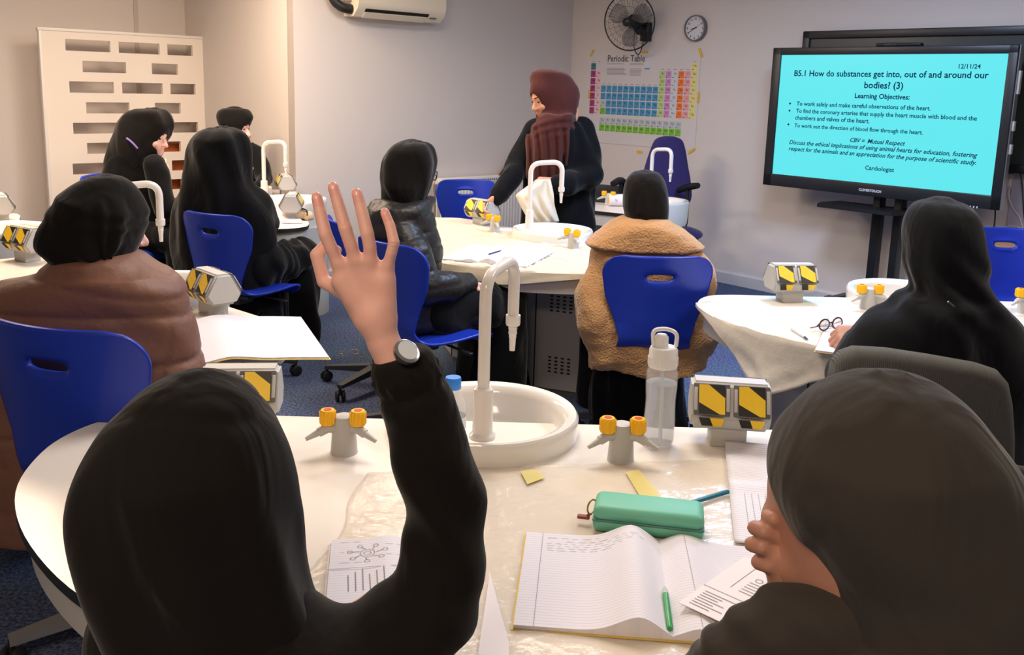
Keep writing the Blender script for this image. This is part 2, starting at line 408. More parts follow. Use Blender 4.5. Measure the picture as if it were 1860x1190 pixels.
m = MB(); m.lathe([(0, .066), (.02, .066), (.034, .058), (.036, .05), (0, .05)], 24, M=Mx); m.build('hub_cap', fblack, fan, rel=fan.location)
bl = mat('fan_blade', srgb(120, 116, 114), .3, alpha=.45)
for kx in range(3):
    t0 = kx*2*math.pi/3+.5; m = MB()
    def bf(u, v):
        r = .035+v*.17; wd = .5+.75*math.sin(math.pi*min(1, v*.8+.15)); t = t0+(u-.5)*wd
        return (r*math.cos(t), r*math.sin(t), -.02+.03*(u-.5))
    m.grid(bf, 10, 8, M=Mx); solid(m.build('blade', bl, fan, rel=fan.location), .002)
m = MB(); m.lathe([(0, -.05), (.045, -.05), (.062, -.07), (.064, -.14), (.045, -.17), (0, -.17)], 24, M=Mx); m.build('motor', fblack, fan, rel=fan.location)
mb_ = Vector(tuple(fc-ax*.12)); bq = Vector(tuple(bp_-U*.05))
m = MB(); m.tube(arc_path([mb_, mb_+Vector((0, 0, -.08)), bq+Vector((0, 0, -.03)), bq+Vector(tuple(U*.04))], .04), .03, 12)
m.box((0, -.03, .03), (.09, .16, .06), M=frame(bp_, V, ZV, -U), bev=.01); m.build('bracket', fblack, fan, rel=fan.location)
m = MB(); m.tube(catmull([bq+Vector((0, 0, -.08)), bq+Vector((-.03, -.03, -.2)), bq+Vector((-.06, -.03, -.22)), bq+Vector((-.09, -.03, -.14)), mb_], 8), .004, 8); m.build('cable', fblack, fan, rel=fan.location)
# ------------------------------------------------------------------ periodic table poster
sL, zT = pw(1068, 92); sR, _ = pw(1274, 94); _, zB = pw(1170, 266)
sc0, zc1 = pw(1074.8, 114.7); sc1, _ = pw(1269.6, 116); _, zc0 = pw(1070.5, 207.1)
po = empty('periodic_table_poster', W0+V*((sL+sR)/2)+ZV*zB, 0, 'white periodic table poster taped to the wall behind the standing person', 'poster')
Mx = frame(W0-U*.003, V, ZV, -U)
m = MB(); m.box(((sL+sR)/2, (zT+zB)/2, 0), (sR-sL, zT-zB, .003), M=Mx); m.build('sheet', mat('poster_paper', srgb(214, 208, 208), .45), po, smooth=False, rel=po.location)
pcols = {'t': (70, 120, 130), 'm': (168, 60, 120), 'p': (236, 190, 200), 'b': (74, 150, 196), 'g': (184, 210, 130), 'u': (206, 140, 200), 'n': (208, 212, 222), 'o': (240, 120, 50), 'r': (230, 160, 165), 'y': (230, 220, 130), 's': (184, 194, 200), 'G': (120, 190, 50)}
keys = list(pcols); pm_ = [mat('print_'+k_, srgb(*pcols[k_]), .5) for k_ in keys]
E1 = 'H Li Na K Rb Cs Fr'.split(); E2 = 'Be Mg Ca Sr Ba Ra'.split()
TMs = ['Sc Ti V Cr Mn Fe Co Ni Cu Zn'.split(), 'Y Zr Nb Mo Tc Ru Rh Pd Ag Cd'.split(), 'Lu Hf Ta W Re Os Ir Pt Au Hg'.split(), 'Lr Rf Db Sg Bh Hs Mt Ds Rg Cn'.split()]
PB = ['B C N O F Ne'.split(), 'Al Si P S Cl Ar'.split(), 'Ga Ge As Se Br Kr'.split(), 'In Sn Sb Te I Xe'.split(), 'Tl Pb Bi Po At Rn'.split(), 'Nh Fl Mc Lv Ts Og'.split()]
LN = 'Ce Pr Nd Pm Sm Eu Gd Tb Dy Ho Er Tm Yb Lu'.split(); AN = 'Th Pa U Np Pu Am Cm Bk Cf Es Fm Md No Lr'.split()
cells = []
for i, e in enumerate(E1): cells.append((0, i, e, 't' if i == 0 else 'm'))
for i, e in enumerate(E2): cells.append((1, i+1, e, 'p'))
for r, row in enumerate(TMs):
    for c, e in enumerate(row): cells.append((2+c, 3+r, e, 's' if (r == 2 and c == 0) else 'G' if (r == 3 and c == 0) else 'b'))
for r, row in enumerate(PB):
    for c, e in enumerate(row): cells.append((12+c, 1+r, e, 'gunory'[c]))
cells.append((17, 0, 'He', 'y'))
for c, e in enumerate(LN): cells.append((2+c, 7.35, e, 's'))
for c, e in enumerate(AN): cells.append((2+c, 8.3, e, 'G'))
cw = (sc1-sc0)/18; chh = (zc1-zc0)/7
m = MB()
for c, r, e, k_ in cells:
    x0 = sc0+c*cw; z1 = zc1-r*chh
    m.box((x0+cw*.45, z1-chh*.45, .002), (cw*.88, chh*.88, .001), keys.index(k_), M=Mx)
m.box((sc0+cw*9.9, zc1-chh*.35, .002), (cw*.8, chh*.9, .001), keys.index('n'), M=Mx); m.box((sc0+cw*9.9, zc1-chh*.72, .0025), (cw*.8, chh*.2, .001), keys.index('b'), M=Mx)
m.build('element_cells', pm_, po, smooth=False, rel=po.location)
ink = mat('ink', srgb(42, 40, 44), .6)
tx = texts([(e, chh*.42, 'CENTER', 0, 0) for _, _, e, _ in cells]+[('Periodic Table', chh*1.05, 'LEFT', 0, .0004)])
m = MB()
for (c, r, e, k_), (v, f) in zip(cells, tx):
    x0 = sc0+c*cw; z1 = zc1-r*chh; m.add([(x0+cw*.5+x, z1-chh*.45+y, .0032) for x, y, _ in v], f, M=Mx)
    m.box((x0+cw*.18, z1-chh*.78, .0032), (cw*.2, chh*.08, .0004), M=Mx)
m.build('element_symbols', ink, po, smooth=False, rel=po.location)
v, f = tx[-1]; w = max(p[0] for p in v); a, za = pw(1104, 112); b, _ = pw(1172, 113); k_ = (b-a)/w
m = MB(); m.add([(a+x*k_, za+y*k_*1.1, .0032) for x, y, _ in v], f, M=Mx); m.build('title', ink, po, smooth=False, rel=po.location)
m = MB(); fine = mat('fine_print', srgb(150, 146, 148), .6); rr = random.Random(4)
for (x0, x1, y0, y1) in ((1103, 1140, 116, 120), (1103, 1141, 124, 140), (1145, 1170, 115, 121), (1145, 1168, 125, 140)):
    A, z1 = pw(x0, y0); B, z0 = pw(x1, y1); nl = int((z1-z0)/.011)
    for i in range(nl):
        L = (B-A)*rr.uniform(.8, 1); m.box((A+L/2, z1-i*.011, .0025), (L, .0045, .0004), M=Mx)
for c in range(18): m.box((sc0+(c+.45)*cw, zc1-chh*(2.8 if 2 <= c < 12 else .8 if c > 11 and c < 17 else -.2), .0025), (cw*.4, .005, .0004), M=Mx)
m.build('fine_print', fine, po, smooth=False, rel=po.location)
tp = mat('yellow_tape_wall', srgb(224, 180, 60), .5)
for px, py, ang, L in ((1076, 97, 55, .07), (1172, 95, 0, .075), (1273, 96, -65, .08), (1071, 171, 88, .08), (1269, 177, 88, .09), (1162, 276, 0, .06), (1257, 274, 35, .08)):
    s, z = pw(px, py); t = math.radians(ang); d = V*math.cos(t)+ZV*math.sin(t); n = -V*math.sin(t)+ZV*math.cos(t)
    m = MB(); m.box((0, 0, .0), (L, .022, .001), M=frame(W0-U*.0062+V*s+ZV*z, d, n, -U)); m.build('tape', tp, po, smooth=False, rel=po.location)

# ------------------------------------------------------------------ second display, on the wall
bez = mat('bezel_dark', srgb(30, 32, 38), .35); dscr = mat('screen_off', srgb(62, 68, 70), .22)
def pd(px, py, off): q = onplane(px, py, W0-U*off, U); return float(np.dot(q-W0, V)), float(q[2])
a, zt = pd(1464, 57.5, .07); b = a+2.0; zb = zt-1.22
_, zb = pd(1853, 315, .07)
Mx = frame(W0-U*.07, V, ZV, -U)
d2 = empty('wall_display', W0+V*((a+b)/2)+ZV*(zb+.05), 0, 'switched-off grey interactive screen fixed to the wall behind the lit screen', 'screen')
m = MB(); fw = .055
for c, d in ((((a+b)/2, zt-fw/2), (b-a, fw)), (((a+b)/2, zb+fw/2), (b-a, fw)), ((a+fw/2, (zt+zb)/2), (fw, zt-zb)), ((b-fw/2, (zt+zb)/2), (fw, zt-zb))):
    m.box((c[0], c[1], 0), (d[0], d[1], .08), M=Mx, bev=.006)
m.box(((a+b)/2, (zt+zb)/2, -.05), (b-a-.05, zt-zb-.05, .02), M=Mx); m.build('bezel', bez, d2, rel=d2.location)
m = MB(); m.box(((a+b)/2, (zt+zb)/2, .005), (b-a-.1, zt-zb-.1, .03), M=Mx); m.build('screen_panel', dscr, d2, smooth=False, rel=d2.location)

# ------------------------------------------------------------------ lit interactive display on its trolley
OFF = .35; MT = frame(W0-U*OFF, V, ZV, -U)
A, zt = pd(1406, 87, OFF); B, _ = pd(1852, 88, OFF); _, zb = pd(1387, 335, OFF)
a, st = pd(1420, 100, OFF); b, _ = pd(1832, 104, OFF); _, sb = pd(1404, 313, OFF)
sb = (sb+pd(1798, 358, OFF)[1])/2
fl = W0-U*(OFF+.0)+V*((A+B)/2)
tv = empty('interactive_display', (fl[0], fl[1], 0), 0, 'large black interactive screen on a trolley stand showing a bright cyan slide', 'screen')
m = MB()
for c, d in ((((A+B)/2, (zt+st)/2), (B-A, zt-st)), (((A+B)/2, (zb+sb)/2), (B-A, sb-zb)), (((A+a)/2, (zt+zb)/2), (a-A, zt-zb)), (((b+B)/2, (zt+zb)/2), (B-b, zt-zb))):
    m.box((c[0], c[1], -.02), (d[0], d[1], .06), M=MT, bev=.005)
m.box(((A+B)/2, (zt+zb)/2, -.06), (B-A-.04, zt-zb-.04, .05), M=MT, bev=.01)
m.build('bezel', bez, tv, rel=tv.location)
m = MB(); m.box((B+.003, (zt+zb)/2, -.03), (.006, zt-zb, .05), M=MT); m.build('edge_trim', mat('silver_trim', srgb(140, 142, 146), .35, metal=.5), tv, smooth=False, rel=tv.location)
cy = mat('lit_slide', (.13, .87, .93, 1), .3, emit=.93)
cy.node_tree.nodes['Principled BSDF'].inputs['Base Color'].default_value = (.01, .03, .035, 1)
cy.node_tree.nodes['Principled BSDF'].inputs['Emission Color'].default_value = (.12, .84, .9, 1)
m = MB(); m.box(((a+b)/2, (st+sb)/2, -.012), (b-a, st-sb, .02), M=MT); m.build('screen_panel', cy, tv, smooth=False, rel=tv.location)
slide = [  # text, x0, y0, x1, y1 (baseline ends in the photo), shear, bold
    ('12/11/24', 1739, 124.5, 1781, 125.5, 0, 0),
    ('B5.1 How do substances get into, out of and around our', 1442, 138, 1795, 147, 0, 0),
    ('bodies? (3)', 1569, 160, 1640, 163, 0, 0),
    ('Learning Objectives:', 1552, 178, 1652, 181, 0, .0006),
    ('To work safely and make careful observations of the heart.', 1447, 191.5, 1690, 204, 0, 0),
    ('To find the coronary arteries that supply the heart muscle with blood and the', 1446, 204.5, 1774, 223, 0, 0),
    ('chambers and valves of the heart.', 1444, 217, 1579, 226, 0, 0),
    ('To work out the direction of blood flow through the heart.', 1443, 231, 1676, 245, 0, 0),
    ('CBV =', 1543, 257.5, 1571, 259.5, .25, .0006), ('Mutual Respect', 1575, 260, 1644, 264, .3, 0),
    ('Discuss the ethical implications of using animal hearts for education, fostering', 1433, 261.5, 1775, 289, .3, 0),
    ('respect for the animals and an appreciation for the purpose of scientific study.', 1432, 273, 1773, 301, .3, 0),
    ('Cardiologist', 1571, 308, 1624, 312, 0, 0)]
tx = texts([(s[0], .05, 'LEFT', s[5], s[6]*.4+.0009) for s in slide]+[('CLEVERTOUCH', .05, 'LEFT', 0, .002)])
tk = mat('slide_text', srgb(10, 50, 80), .9, spec=.1); m = MB()
for s, (v, f) in zip(slide, tx):
    x0, z0 = pd(s[1], s[2], OFF); x1, z1 = pd(s[3], s[4], OFF); w = max(p[0] for p in v); k_ = (x1-x0)/w
    m.add([(x0+x*k_, z0+y*k_, .0012) for x, y, _ in v], f, M=MT)
for px, py in ((1435, 188), (1434, 201), (1432, 226)):
    x, z = pd(px, py, OFF); m.lathe([(0, -.0015), (.007, -.0015), (.007, .0005), (0, .0005)], 12, (x, z, 0), M=MT)
m.build('slide_text', tk, tv, smooth=False, rel=tv.location)
v, f = tx[-1]; x0, z0 = pd(1561, 346, OFF); x1, _ = pd(1602, 348, OFF); w = max(p[0] for p in v)
m = MB(); m.add([(x0+x*(x1-x0)/w, z0+y*(x1-x0)/w, .012) for x, y, _ in v], f, M=MT); m.build('brand_lettering', mat('logo_white', srgb(200, 204, 210), .4), tv, smooth=False, rel=tv.location)
m = MB()
for px in (1754, 1764, 1770, 1776):
    x, z = pd(px, 374+(px-1754)*.12, OFF); m.box((x, z, .012), (.026 if px == 1754 else .008, .012, .006), M=MT, bev=.002)
m.build('button', mat('button_white', srgb(210, 214, 220), .4), tv, rel=tv.location)
m = MB()
for z in (.22, .48, .62): m.box((B+.012, zt-z, -.03), (.014, .14 if z < .4 else .06, .03), M=MT, bev=.003)
m.build('port_cover', greyl, tv, rel=tv.location)
stb = mat('stand_black', srgb(26, 27, 30), .4)
c1, _ = pd(1578, 400, OFF+.0); c2, _ = pd(1617, 400, OFF+.0)
for c in (c1, c2):
    m = MB(); m.box((c, .62, -.13), (.05, 1.16, .09), M=MT, bev=.006); m.build('column', stb, tv, rel=tv.location)
m = MB(); m.box(((c1+c2)/2, zb+.3, -.1), (.5, .5, .05), M=MT, bev=.005); m.build('mount', stb, tv, rel=tv.location)
s0, zs = pd(1497, 372, OFF-.05); s1, _ = pd(1652, 384, OFF-.05); zs = (zs+pd(1652, 384, OFF-.05)[1])/2
m = MB(); sh = [(s0, -.02), (s0+.12, .22-.3), (s1-.12, .22-.3), (s1, -.02), (s1-.02, .2), (s0+.02, .2)]
Msh = frame(W0-U*OFF+ZV*zs, V, -U, ZV); m.prism([(s0+.04, -.2), (s1-.04, -.2), (s1, .0), (s1-.04, .12), (s0+.04, .12), (s0, .0)], -.012, .012, M=Msh); m.build('shelf', stb, tv, smooth=False, rel=tv.location)
m = MB(); m.box(((c1+c2)/2, .09, -.12), (.8, .06, .08), M=MT, bev=.01)
for x in (c1-.28, c2+.28): m.box((x, .09, -.05), (.06, .05, .6), M=MT, bev=.01)
m.build('base', stb, tv, rel=tv.location)
for x in (c1-.28, c2+.28):
    for y in (-.33, .23):
        m = MB(); m.tube([tuple(MT @ Vector((x-.015, .035, y))), tuple(MT @ Vector((x+.015, .035, y)))], .035, 16); m.build('castor', blackp, tv, rel=tv.location)
# camera bar on top of the lit screen
x0, _ = pd(1587, 84, OFF+.02); x1, _ = pd(1669, 84, OFF+.02)
cb = empty('camera_bar', W0-U*OFF+V*((x0+x1)/2)+ZV*zt, 0, 'thin black bar lying along the top edge of the lit screen', 'camera bar')
m = MB(); m.box(((x0+x1)/2, zt+.012, -.03), (x1-x0, .022, .05), M=MT, bev=.008); m.build('body', blackp, cb, rel=cb.location)
m = MB(); m.box((x0+.32*(x1-x0), zt+.012, -.03), ((x1-x0)*.3, .026, .055), M=MT, bev=.008); m.build('grip', bez, cb, rel=cb.location)

# ------------------------------------------------------------------ wall socket, plug and cables right of the display
s, z = pw(1838, 328)
Mx = frame(W0+V*s+ZV*z, V, ZV, -U); so = empty('wall_socket', W0+V*s+ZV*z, 0, 'white double wall socket with a plug in it right of the lit screen', 'socket')
m = MB(); m.box((0, 0, .008), (.15, .09, .016), M=Mx, bev=.004); m.build('faceplate', whitep, so, rel=so.location)
m = MB(); m.box((-.035, -.012, .035), (.05, .05, .045), M=Mx, bev=.01); m.build('plug', greyl, so, rel=so.location)
m = MB(); m.box((.03, .025, .018), (.012, .02, .008), M=Mx, bev=.002); m.box((-.05, .032, .018), (.012, .018, .008), M=Mx, bev=.002); m.build('switch', whitep, so, rel=so.location)
def wallpt(px, py, off=.03): return onplane(px, py, W0-U*off, U)
def cable(name, pix, r, mt, label, off=.03, group=None):
    P = catmull([wallpt(x, y, off) for x, y in pix], 8); m = MB(); m.tube(P, r, 8)
    c = np.mean(P, 0); o = m.build(name, mt, rel=c); o.location = tuple(c); return tag(o, label, 'cable', group)
cable('white_cable', [(1836, 336), (1832, 352), (1838, 375), (1852, 396), (1858, 420), (1850, 436), (1830, 447), (1814, 440), (1815, 422), (1832, 411), (1852, 414), (1860, 430), (1848, 446), (1834, 448), (1836, 436), (1852, 428), (1866, 432)], .004, mat('cable_white', srgb(214, 210, 206), .5), 'looped white cable hanging below the wall socket')
cable('black_cable', [(1842, 300), (1852, 312), (1857, 340), (1860, 390), (1866, 420)], .004, blackp, 'thin black cable hanging at the far right edge of the wall', .04)
cable('black_cable', [(1808, 372), (1807, 400), (1802, 435), (1795, 462), (1788, 500)], .005, blackp, 'black cable dropping from the lower right of the lit screen', .2)
x_, z_ = pd(1826, 380, .03)
m = MB(); m.box((pw(1846, 400)[0], .55, .012), (.09, 1.1, .02), M=frame(W0, V, ZV, -U)); o = m.build('trim_2', mat('trunking', srgb(176, 176, 196), .5), smooth=False); struct(o)
# ------------------------------------------------------------------ lab tables
ZT = .72
halfout = [(-.80, 0), (-.9, -.03), (-.965, -.13), (-.98, -.27), (-.93, -.47), (-.79, -.68), (-.58, -.87), (-.3, -1.0), (0, -1.05), (.3, -1.0), (.58, -.87), (.79, -.68), (.93, -.47), (.98, -.27), (.965, -.13), (.9, -.03), (.80, 0)]
OUT = [tuple(p) for p in catmull(halfout, 6)]
def scaled(k, dy=0): return [(x*k, (y+.45)*k-.45+dy) for x, y in OUT]
def gas_tap(parent, x, y, z, names=('gas_tap',), spread=1):
    g = empty('gas_tap', (x, y, z)); g.parent = parent
    MB().lathe([(.0, 0), (.031, 0), (.030, .01), (.025, .075), (.022, .088), (.012, .092), (0, .092)], 24).build('tap_body', greyl, g)
    for s in (-1, 1):
        m = MB(); k = MB(); rr = MB()
        m.tube([(s*.012, -.004, .06), (s*.034, -.016, .064), (s*.052, -.026, .056), (s*.053, -.0265, .056), (s*.078, -.04, .045)], [.0125, .0115, .0105, .008, .0045], 12)
        k.lathe([(0, 0), (.0165, 0), (.0175, .006), (.0175, .03), (.015, .034), (0, .034)], 20, (s*.034, -.012, .072))
        for i in range(12):
            t = 2*math.pi*i/12; k.box((s*.034+.0175*math.cos(t), -.012+.0175*math.sin(t), .089), (.003, .003, .026))
        rr.lathe([(0, .034), (.009, .034), (.009, .0348), (0, .0348)], 12, (s*.034, -.012, .072))
        m.build('nozzle', greyl, g); k.build('knob', yellow, g); rr.build('knob_mark', redm, g)
    return g
def socket_box(parent, x, y, z, rot=0.0, yel=0):
    g = empty('power_socket_box', (x, y, z), rot); g.parent = parent
    MB().box((0, 0, .025), (.085, .075, .05), bev=.004).build('post', greyl, g)
    prof = [(-.07, .085), (-.045, .045), (.045, .045), (.07, .085), (.03, .157), (-.03, .157)]   # (y,z) section
    Mx = Matrix(((0, 0, 1, 0), (1, 0, 0, 0), (0, 1, 0, 0), (0, 0, 0, 1)))
    bm = bmesh.new(); vs = []
    for xx in (-.092, .092):
        vs.append([bm.verts.new((xx, p[0], p[1])) for p in prof])
    for i in range(6): bm.faces.new((vs[0][i], vs[0][(i+1) % 6], vs[1][(i+1) % 6], vs[1][i]))
    bm.faces.new(vs[0][::-1]); bm.faces.new(vs[1]); bmesh.ops.recalc_face_normals(bm, faces=bm.faces[:])
    bmesh.ops.bevel(bm, geom=bm.edges[:], offset=.009, segments=3, affect='EDGES')
    me = bpy.data.meshes.new('housing'); bm.to_mesh(me); bm.free(); me.materials.append(greyl)
    for p in me.polygons: p.use_smooth = True
    me.set_sharp_from_angle(angle=.6); link('housing', me, g)
    for side in (-1, 1):
        # slanted face frame: origin at lower edge, x along +x, y up the slope
        o = Vector((0, side*.07, .085)); e2 = Vector((0, -side*.04, .072)).normalized(); e1 = Vector((1, 0, 0)); nn = Vector((0, side*.072, .04)).normalized(); L = .082
        Mf = frame(o, e1, e2, nn)
        for cx in (-.046, .046):
            MB().box((cx, L/2, .001), (.084, L*.92, .004), M=Mf, bev=.0018).build('outlet_frame', greyd, g)
            f = MB()
            f.box((cx, L*.5, .004), (.06, L*.84, .003), 0, M=Mf)
            w = .03; a = L*.08; b = L*.92
            for zz_ in (.0058,):
                f.add([(cx-w, b, zz_), (cx-w+.022, b, zz_), (cx+w, b-.03, zz_), (cx+w, a, zz_), (cx+w-.012, a, zz_), (cx-w, a+.026, zz_)], [(5, 4, 3, 2, 1, 0)], 1, M=Mf)
            # tape folds over the lower slope
            lo = Vector((0, side*.0705, .084)); e2b = Vector((0, -side*.025, -.04)).normalized(); nb = Vector((0, side*.04, -.025)).normalized(); Mb = frame(lo, e1, e2b, nb)
            f.add([(cx-.004, 0, .0016), (cx+w, 0, .0016), (cx+w-.004, .03, .0016), (cx+.006, .03, .0016)], [(0, 1, 2, 3)], 1, M=Mb)
            f.add([(cx-w, 0, .0012), (cx-.004, 0, .0012), (cx+.006, .03, .0012), (cx-w+.01, .03, .0012)], [(0, 1, 2, 3)], 0, M=Mb)
            f.build('hazard_tape', [tapeb, tapey], g, smooth=False)
            for dx in (-.037, .037): MB().box((cx+dx, L*.5, .004), (.008, L*.66, .004), M=Mf, bev=.0015).build('rail', greyl, g)
    return g
def bigtap(parent, x, y, z, ang, h=.37, reach=.17):
    g = empty('water_tap', (x, y, z), ang); g.parent = parent
    tapw = mat('tap_white', srgb(236, 230, 224), .22, coat=.3)
    MB().lathe([(0, 0), (.03, 0), (.03, .008), (.023, .014), (.022, .115), (.018, .118), (0, .118)], 24).build('tap_base', tapw, g)
    m = MB(); m.tube(arc_path([(0, 0, .1), (0, 0, h), (reach, 0, h+.012), (reach, 0, h-.13)], .055, 8), .0135, 16)
    m.lathe([(.0, -.025), (.016, -.025), (.0175, -.02), (.0175, .0), (0, .0)], 20, (reach, 0, h-.125)); m.build('spout', tapw, g)
    m = MB(); m.lathe([(0, 0), (.0105, 0), (.0105, -.01), (.0095, -.011), (.0105, -.02), (.009, -.022), (.009, -.03), (.008, -.032), (.0075, -.044), (.0065, -.062), (0, -.062)][::-1], 16, (reach, 0, h-.15)); m.build('hose_nozzle', tapw, g)
    return g
def lab_table(C, e1ang, label, tap=True, tapang=math.pi/2, tapx=0.0, gas=(-1, 1), sockets=(-1, 1), vents=True, clip=(-9, 9), sdx=0.0, column=False, ys=1.0):
    def clp(poly):                                       # cut the outline with x = const lines
        for lim, sg in ((clip[0], 1), (clip[1], -1)):
            out = []
            for i in range(len(poly)):
                a, b = poly[i], poly[(i+1) % len(poly)]; da, db = (a[0]-lim)*sg, (b[0]-lim)*sg
                if da >= 0: out.append(a)
                if da*db < 0: t_ = da/(da-db); out.append((a[0]+(b[0]-a[0])*t_, a[1]+(b[1]-a[1])*t_))
            poly = out
        return [(x, y*ys) for x, y in poly]
    t = empty('lab_table', (C[0], C[1], 0), e1ang, label, 'table', 'lab tables with round sinks')
    MB().prism(clp(OUT), ZT-.022, ZT, 0, side=1).build('worktop', [worktop, black_edge], t, angle=60)
    MB().prism(clp(scaled(.975)), ZT-.1, ZT-.0225).build('apron', greyl, t, angle=60)
    ped = [(-.64, -.12), (.64, -.12), (.58, -.38), (.34, -.50), (0, -.54), (-.34, -.50), (-.58, -.38)][::-1]
    ped = clp(ped)
    MB().prism(ped, .03, ZT-.1).build('pedestal', greym, t, angle=20)
    MB().prism([(x*.97, (y+.4)*.97-.4) for x, y in ped], 0, .03).build('plinth', greyd, t, smooth=False)
    m = MB()
    for i in range(len(ped)):
        a = Vector((*ped[i], 0)); b = Vector((*ped[(i+1) % len(ped)], 0)); d = (b-a); L = d.length; d.normalize(); n = Vector((d.y, -d.x, 0))
        if abs(a.y+.12*ys) < .01 and abs(b.y+.12*ys) < .01: continue
        m.box((0, 0, 0), (.006, .004, ZT-.13), M=frame(a+Vector((0, 0, (ZT-.07)/2)), d, n, ZV))
        if vents:
            for zc in (ZT-.24, .16):
                for ci in range(4):
                    for ri in range(5):
                        m.box((L/2+(ci-1.5)*.034, 0, zc+(ri-2)*.019), (.016, .004, .008), M=frame(a, d, n, ZV))
    m.build('vent', dark, t, smooth=False)
    s = MB(); s.lathe([(.0, .60), (0.215, .60), (0.222, .62), (0.228, .755), (0.228, .766), (0.222, .775), (0.213, .775), (.196, .768), (.19, .75), (.175, .69), (.13, .655), (.04, .645), (.0, .645)], 64, (sdx, -.065, 0))
    s.build('sink', ceram, t, angle=50)
    MB().lathe([(0, .646), (.022, .646), (.022, .648), (0, .648)], 20, (sdx, -.065, 0)).build('drain', chrome, t)
    if column: MB().lathe([(0, 0), (.235, 0), (.235, .6), (0, .6)], 48, (sdx, -.065, 0)).build('sink_column', greyl, t, angle=50)
    if tap: bigtap(t, tapx, -.245, .775, tapang)
    if gas:
        [gas_tap(t, k_*.315, -.22, ZT) for k_ in gas]
    for k in sockets: socket_box(t, k*.585, -.17 if abs(k) > 1 else -.09, ZT, rot=-k*.12)
    return t
ang = lambda e: math.atan2(e[1], e[0])
T1 = lab_table((-.055, 2.19), 0.0, 'nearest white lab table in the foreground, with sink, tap and open exercise books', tapang=1.2)
T2 = lab_table((.27, 5.13), ang((.674, -.739)), 'middle lab table under a cream plastic sheet in front of the standing person', tapang=.9)
T3 = lab_table((1.72, 3.76), ang((1, .02)), 'right lab table with crumpled clear plastic sheet hanging over its edge', tap=False, sdx=-.1)
T4 = lab_table((-1.4, 3.6), ang((.76, -.65)), 'left lab table in front of the person in the brown puffer jacket', tapang=1.23, tapx=.1, sdx=.16, sockets=(-1.5, .88))
T5 = lab_table((-1.42, 6.12), ang((.27, -.96)), 'far left lab table where three people in black sit', tapang=.95, column=True, ys=.8)
T6 = lab_table((-2.55, 4.64), ang((.45, -.89)), 'lab table at the left edge of the photo, mostly out of view', tap=False, gas=(-1,), sockets=(-1,), clip=(-9, .12))
T7 = lab_table((1.07, 6.68), ang((.9, -.43)), 'far lab table by the wall, in front of the purple office chair', tapang=-.4, gas=(-1,), sockets=(-1,), clip=(-9, .1), ys=.55)

# ------------------------------------------------------------------ blue swivel chairs
def shell_mesh():
    prof = catmull([(.225, .405), (.215, .44), (.17, .458), (.02, .452), (-.12, .456), (-.185, .5), (-.205, .57), (-.215, .66), (-.228, .76), (-.245, .86), (-.25, .885)], 8)
    prof = np.array(prof); seg = np.linalg.norm(np.diff(prof, axis=0), axis=1); s = np.concatenate([[0], np.cumsum(seg)]); L = s[-1]
    NV, NU = 90, 61; vv = np.linspace(0, L, NV); py = np.interp(vv, s, prof[:, 0]); pz = np.interp(vv, s, prof[:, 1])
    # half width along arc length
    kz = np.interp(vv/L, [0, .06, .15, .32, .43, .50, .56, .66, .78, .9, 1], [.19, .208, .212, .21, .188, .158, .15, .172, .213, .23, .226])
    top = vv/L; rc = .075
    hw = []
    for v, w in zip(vv, kz):
        dt = L-v
        hw.append(w-rc*(1-math.sqrt(max(0, 1-((rc-dt)/rc)**2))) if dt < rc else w-(.05*(1-math.sqrt(max(0, 1-((.05-v)/.05)**2))) if v < .05 else 0))
    cz = L-.092; sw, sh = .056, .0155
    P = np.zeros((NV, NU, 3)); ins = np.zeros((NV, NU), bool)
    for j in range(NV):
        for i in range(NU):
            u = (i/(NU-1)*2-1); x = u*hw[j]; t = vv[j]
            qx = x/sw; qt = (t-cz)/sh; r = (abs(qx)**3.2+abs(qt)**2.2)**(1/2.4) if True else 0
            if r < 1: ins[j, i] = True
            P[j, i] = (x, t, r)
    ph = np.linspace(0, 2*np.pi, 400); SLX = sw*np.sign(np.cos(ph))*np.abs(np.cos(ph))**.7; SLT = cz+sh*np.sign(np.sin(ph))*np.abs(np.sin(ph))**.8
    verts = []
    for j in range(NV):
        for i in range(NU):
            x, t, r = P[j, i]
            nb = [(j+dj, i+di) for dj, di in ((1, 0), (-1, 0), (0, 1), (0, -1), (1, 1), (-1, -1), (1, -1), (-1, 1)) if 0 <= j+dj < NV and 0 <= i+di < NU]
            if (not ins[j, i]) and any(ins[a] for a in nb):    # pull the grid onto the slot outline
                q = np.argmin((SLX-x)**2+(SLT-t)**2); x, t = float(SLX[q]), float(SLT[q])
            y = float(np.interp(t, vv, py)); z = float(np.interp(t, vv, pz)); back = min(1, max(0, (t/L-.45)/.2))
            seat = 1-back; q = x/.21
            y += back*.055*q*q; z += seat*.012*q*q
            rim = max(0, 1-abs(math.hypot(x/(sw*1.5), (t-cz)/(sh*2.6)))) if t > L*.8 else 0
            y += .012*rim
            verts.append((x, y, z))
    faces = [(j*NU+i, j*NU+i+1, (j+1)*NU+i+1, (j+1)*NU+i) for j in range(NV-1) for i in range(NU-1) if not (ins[j, i] or ins[j, i+1] or ins[j+1, i+1] or ins[j+1, i])]
    used = sorted({i for f in faces for i in f}); mp = {o: n for n, o in enumerate(used)}
    m = MB(); m.add([verts[i] for i in used], [tuple(mp[i] for i in f) for f in faces]); return m
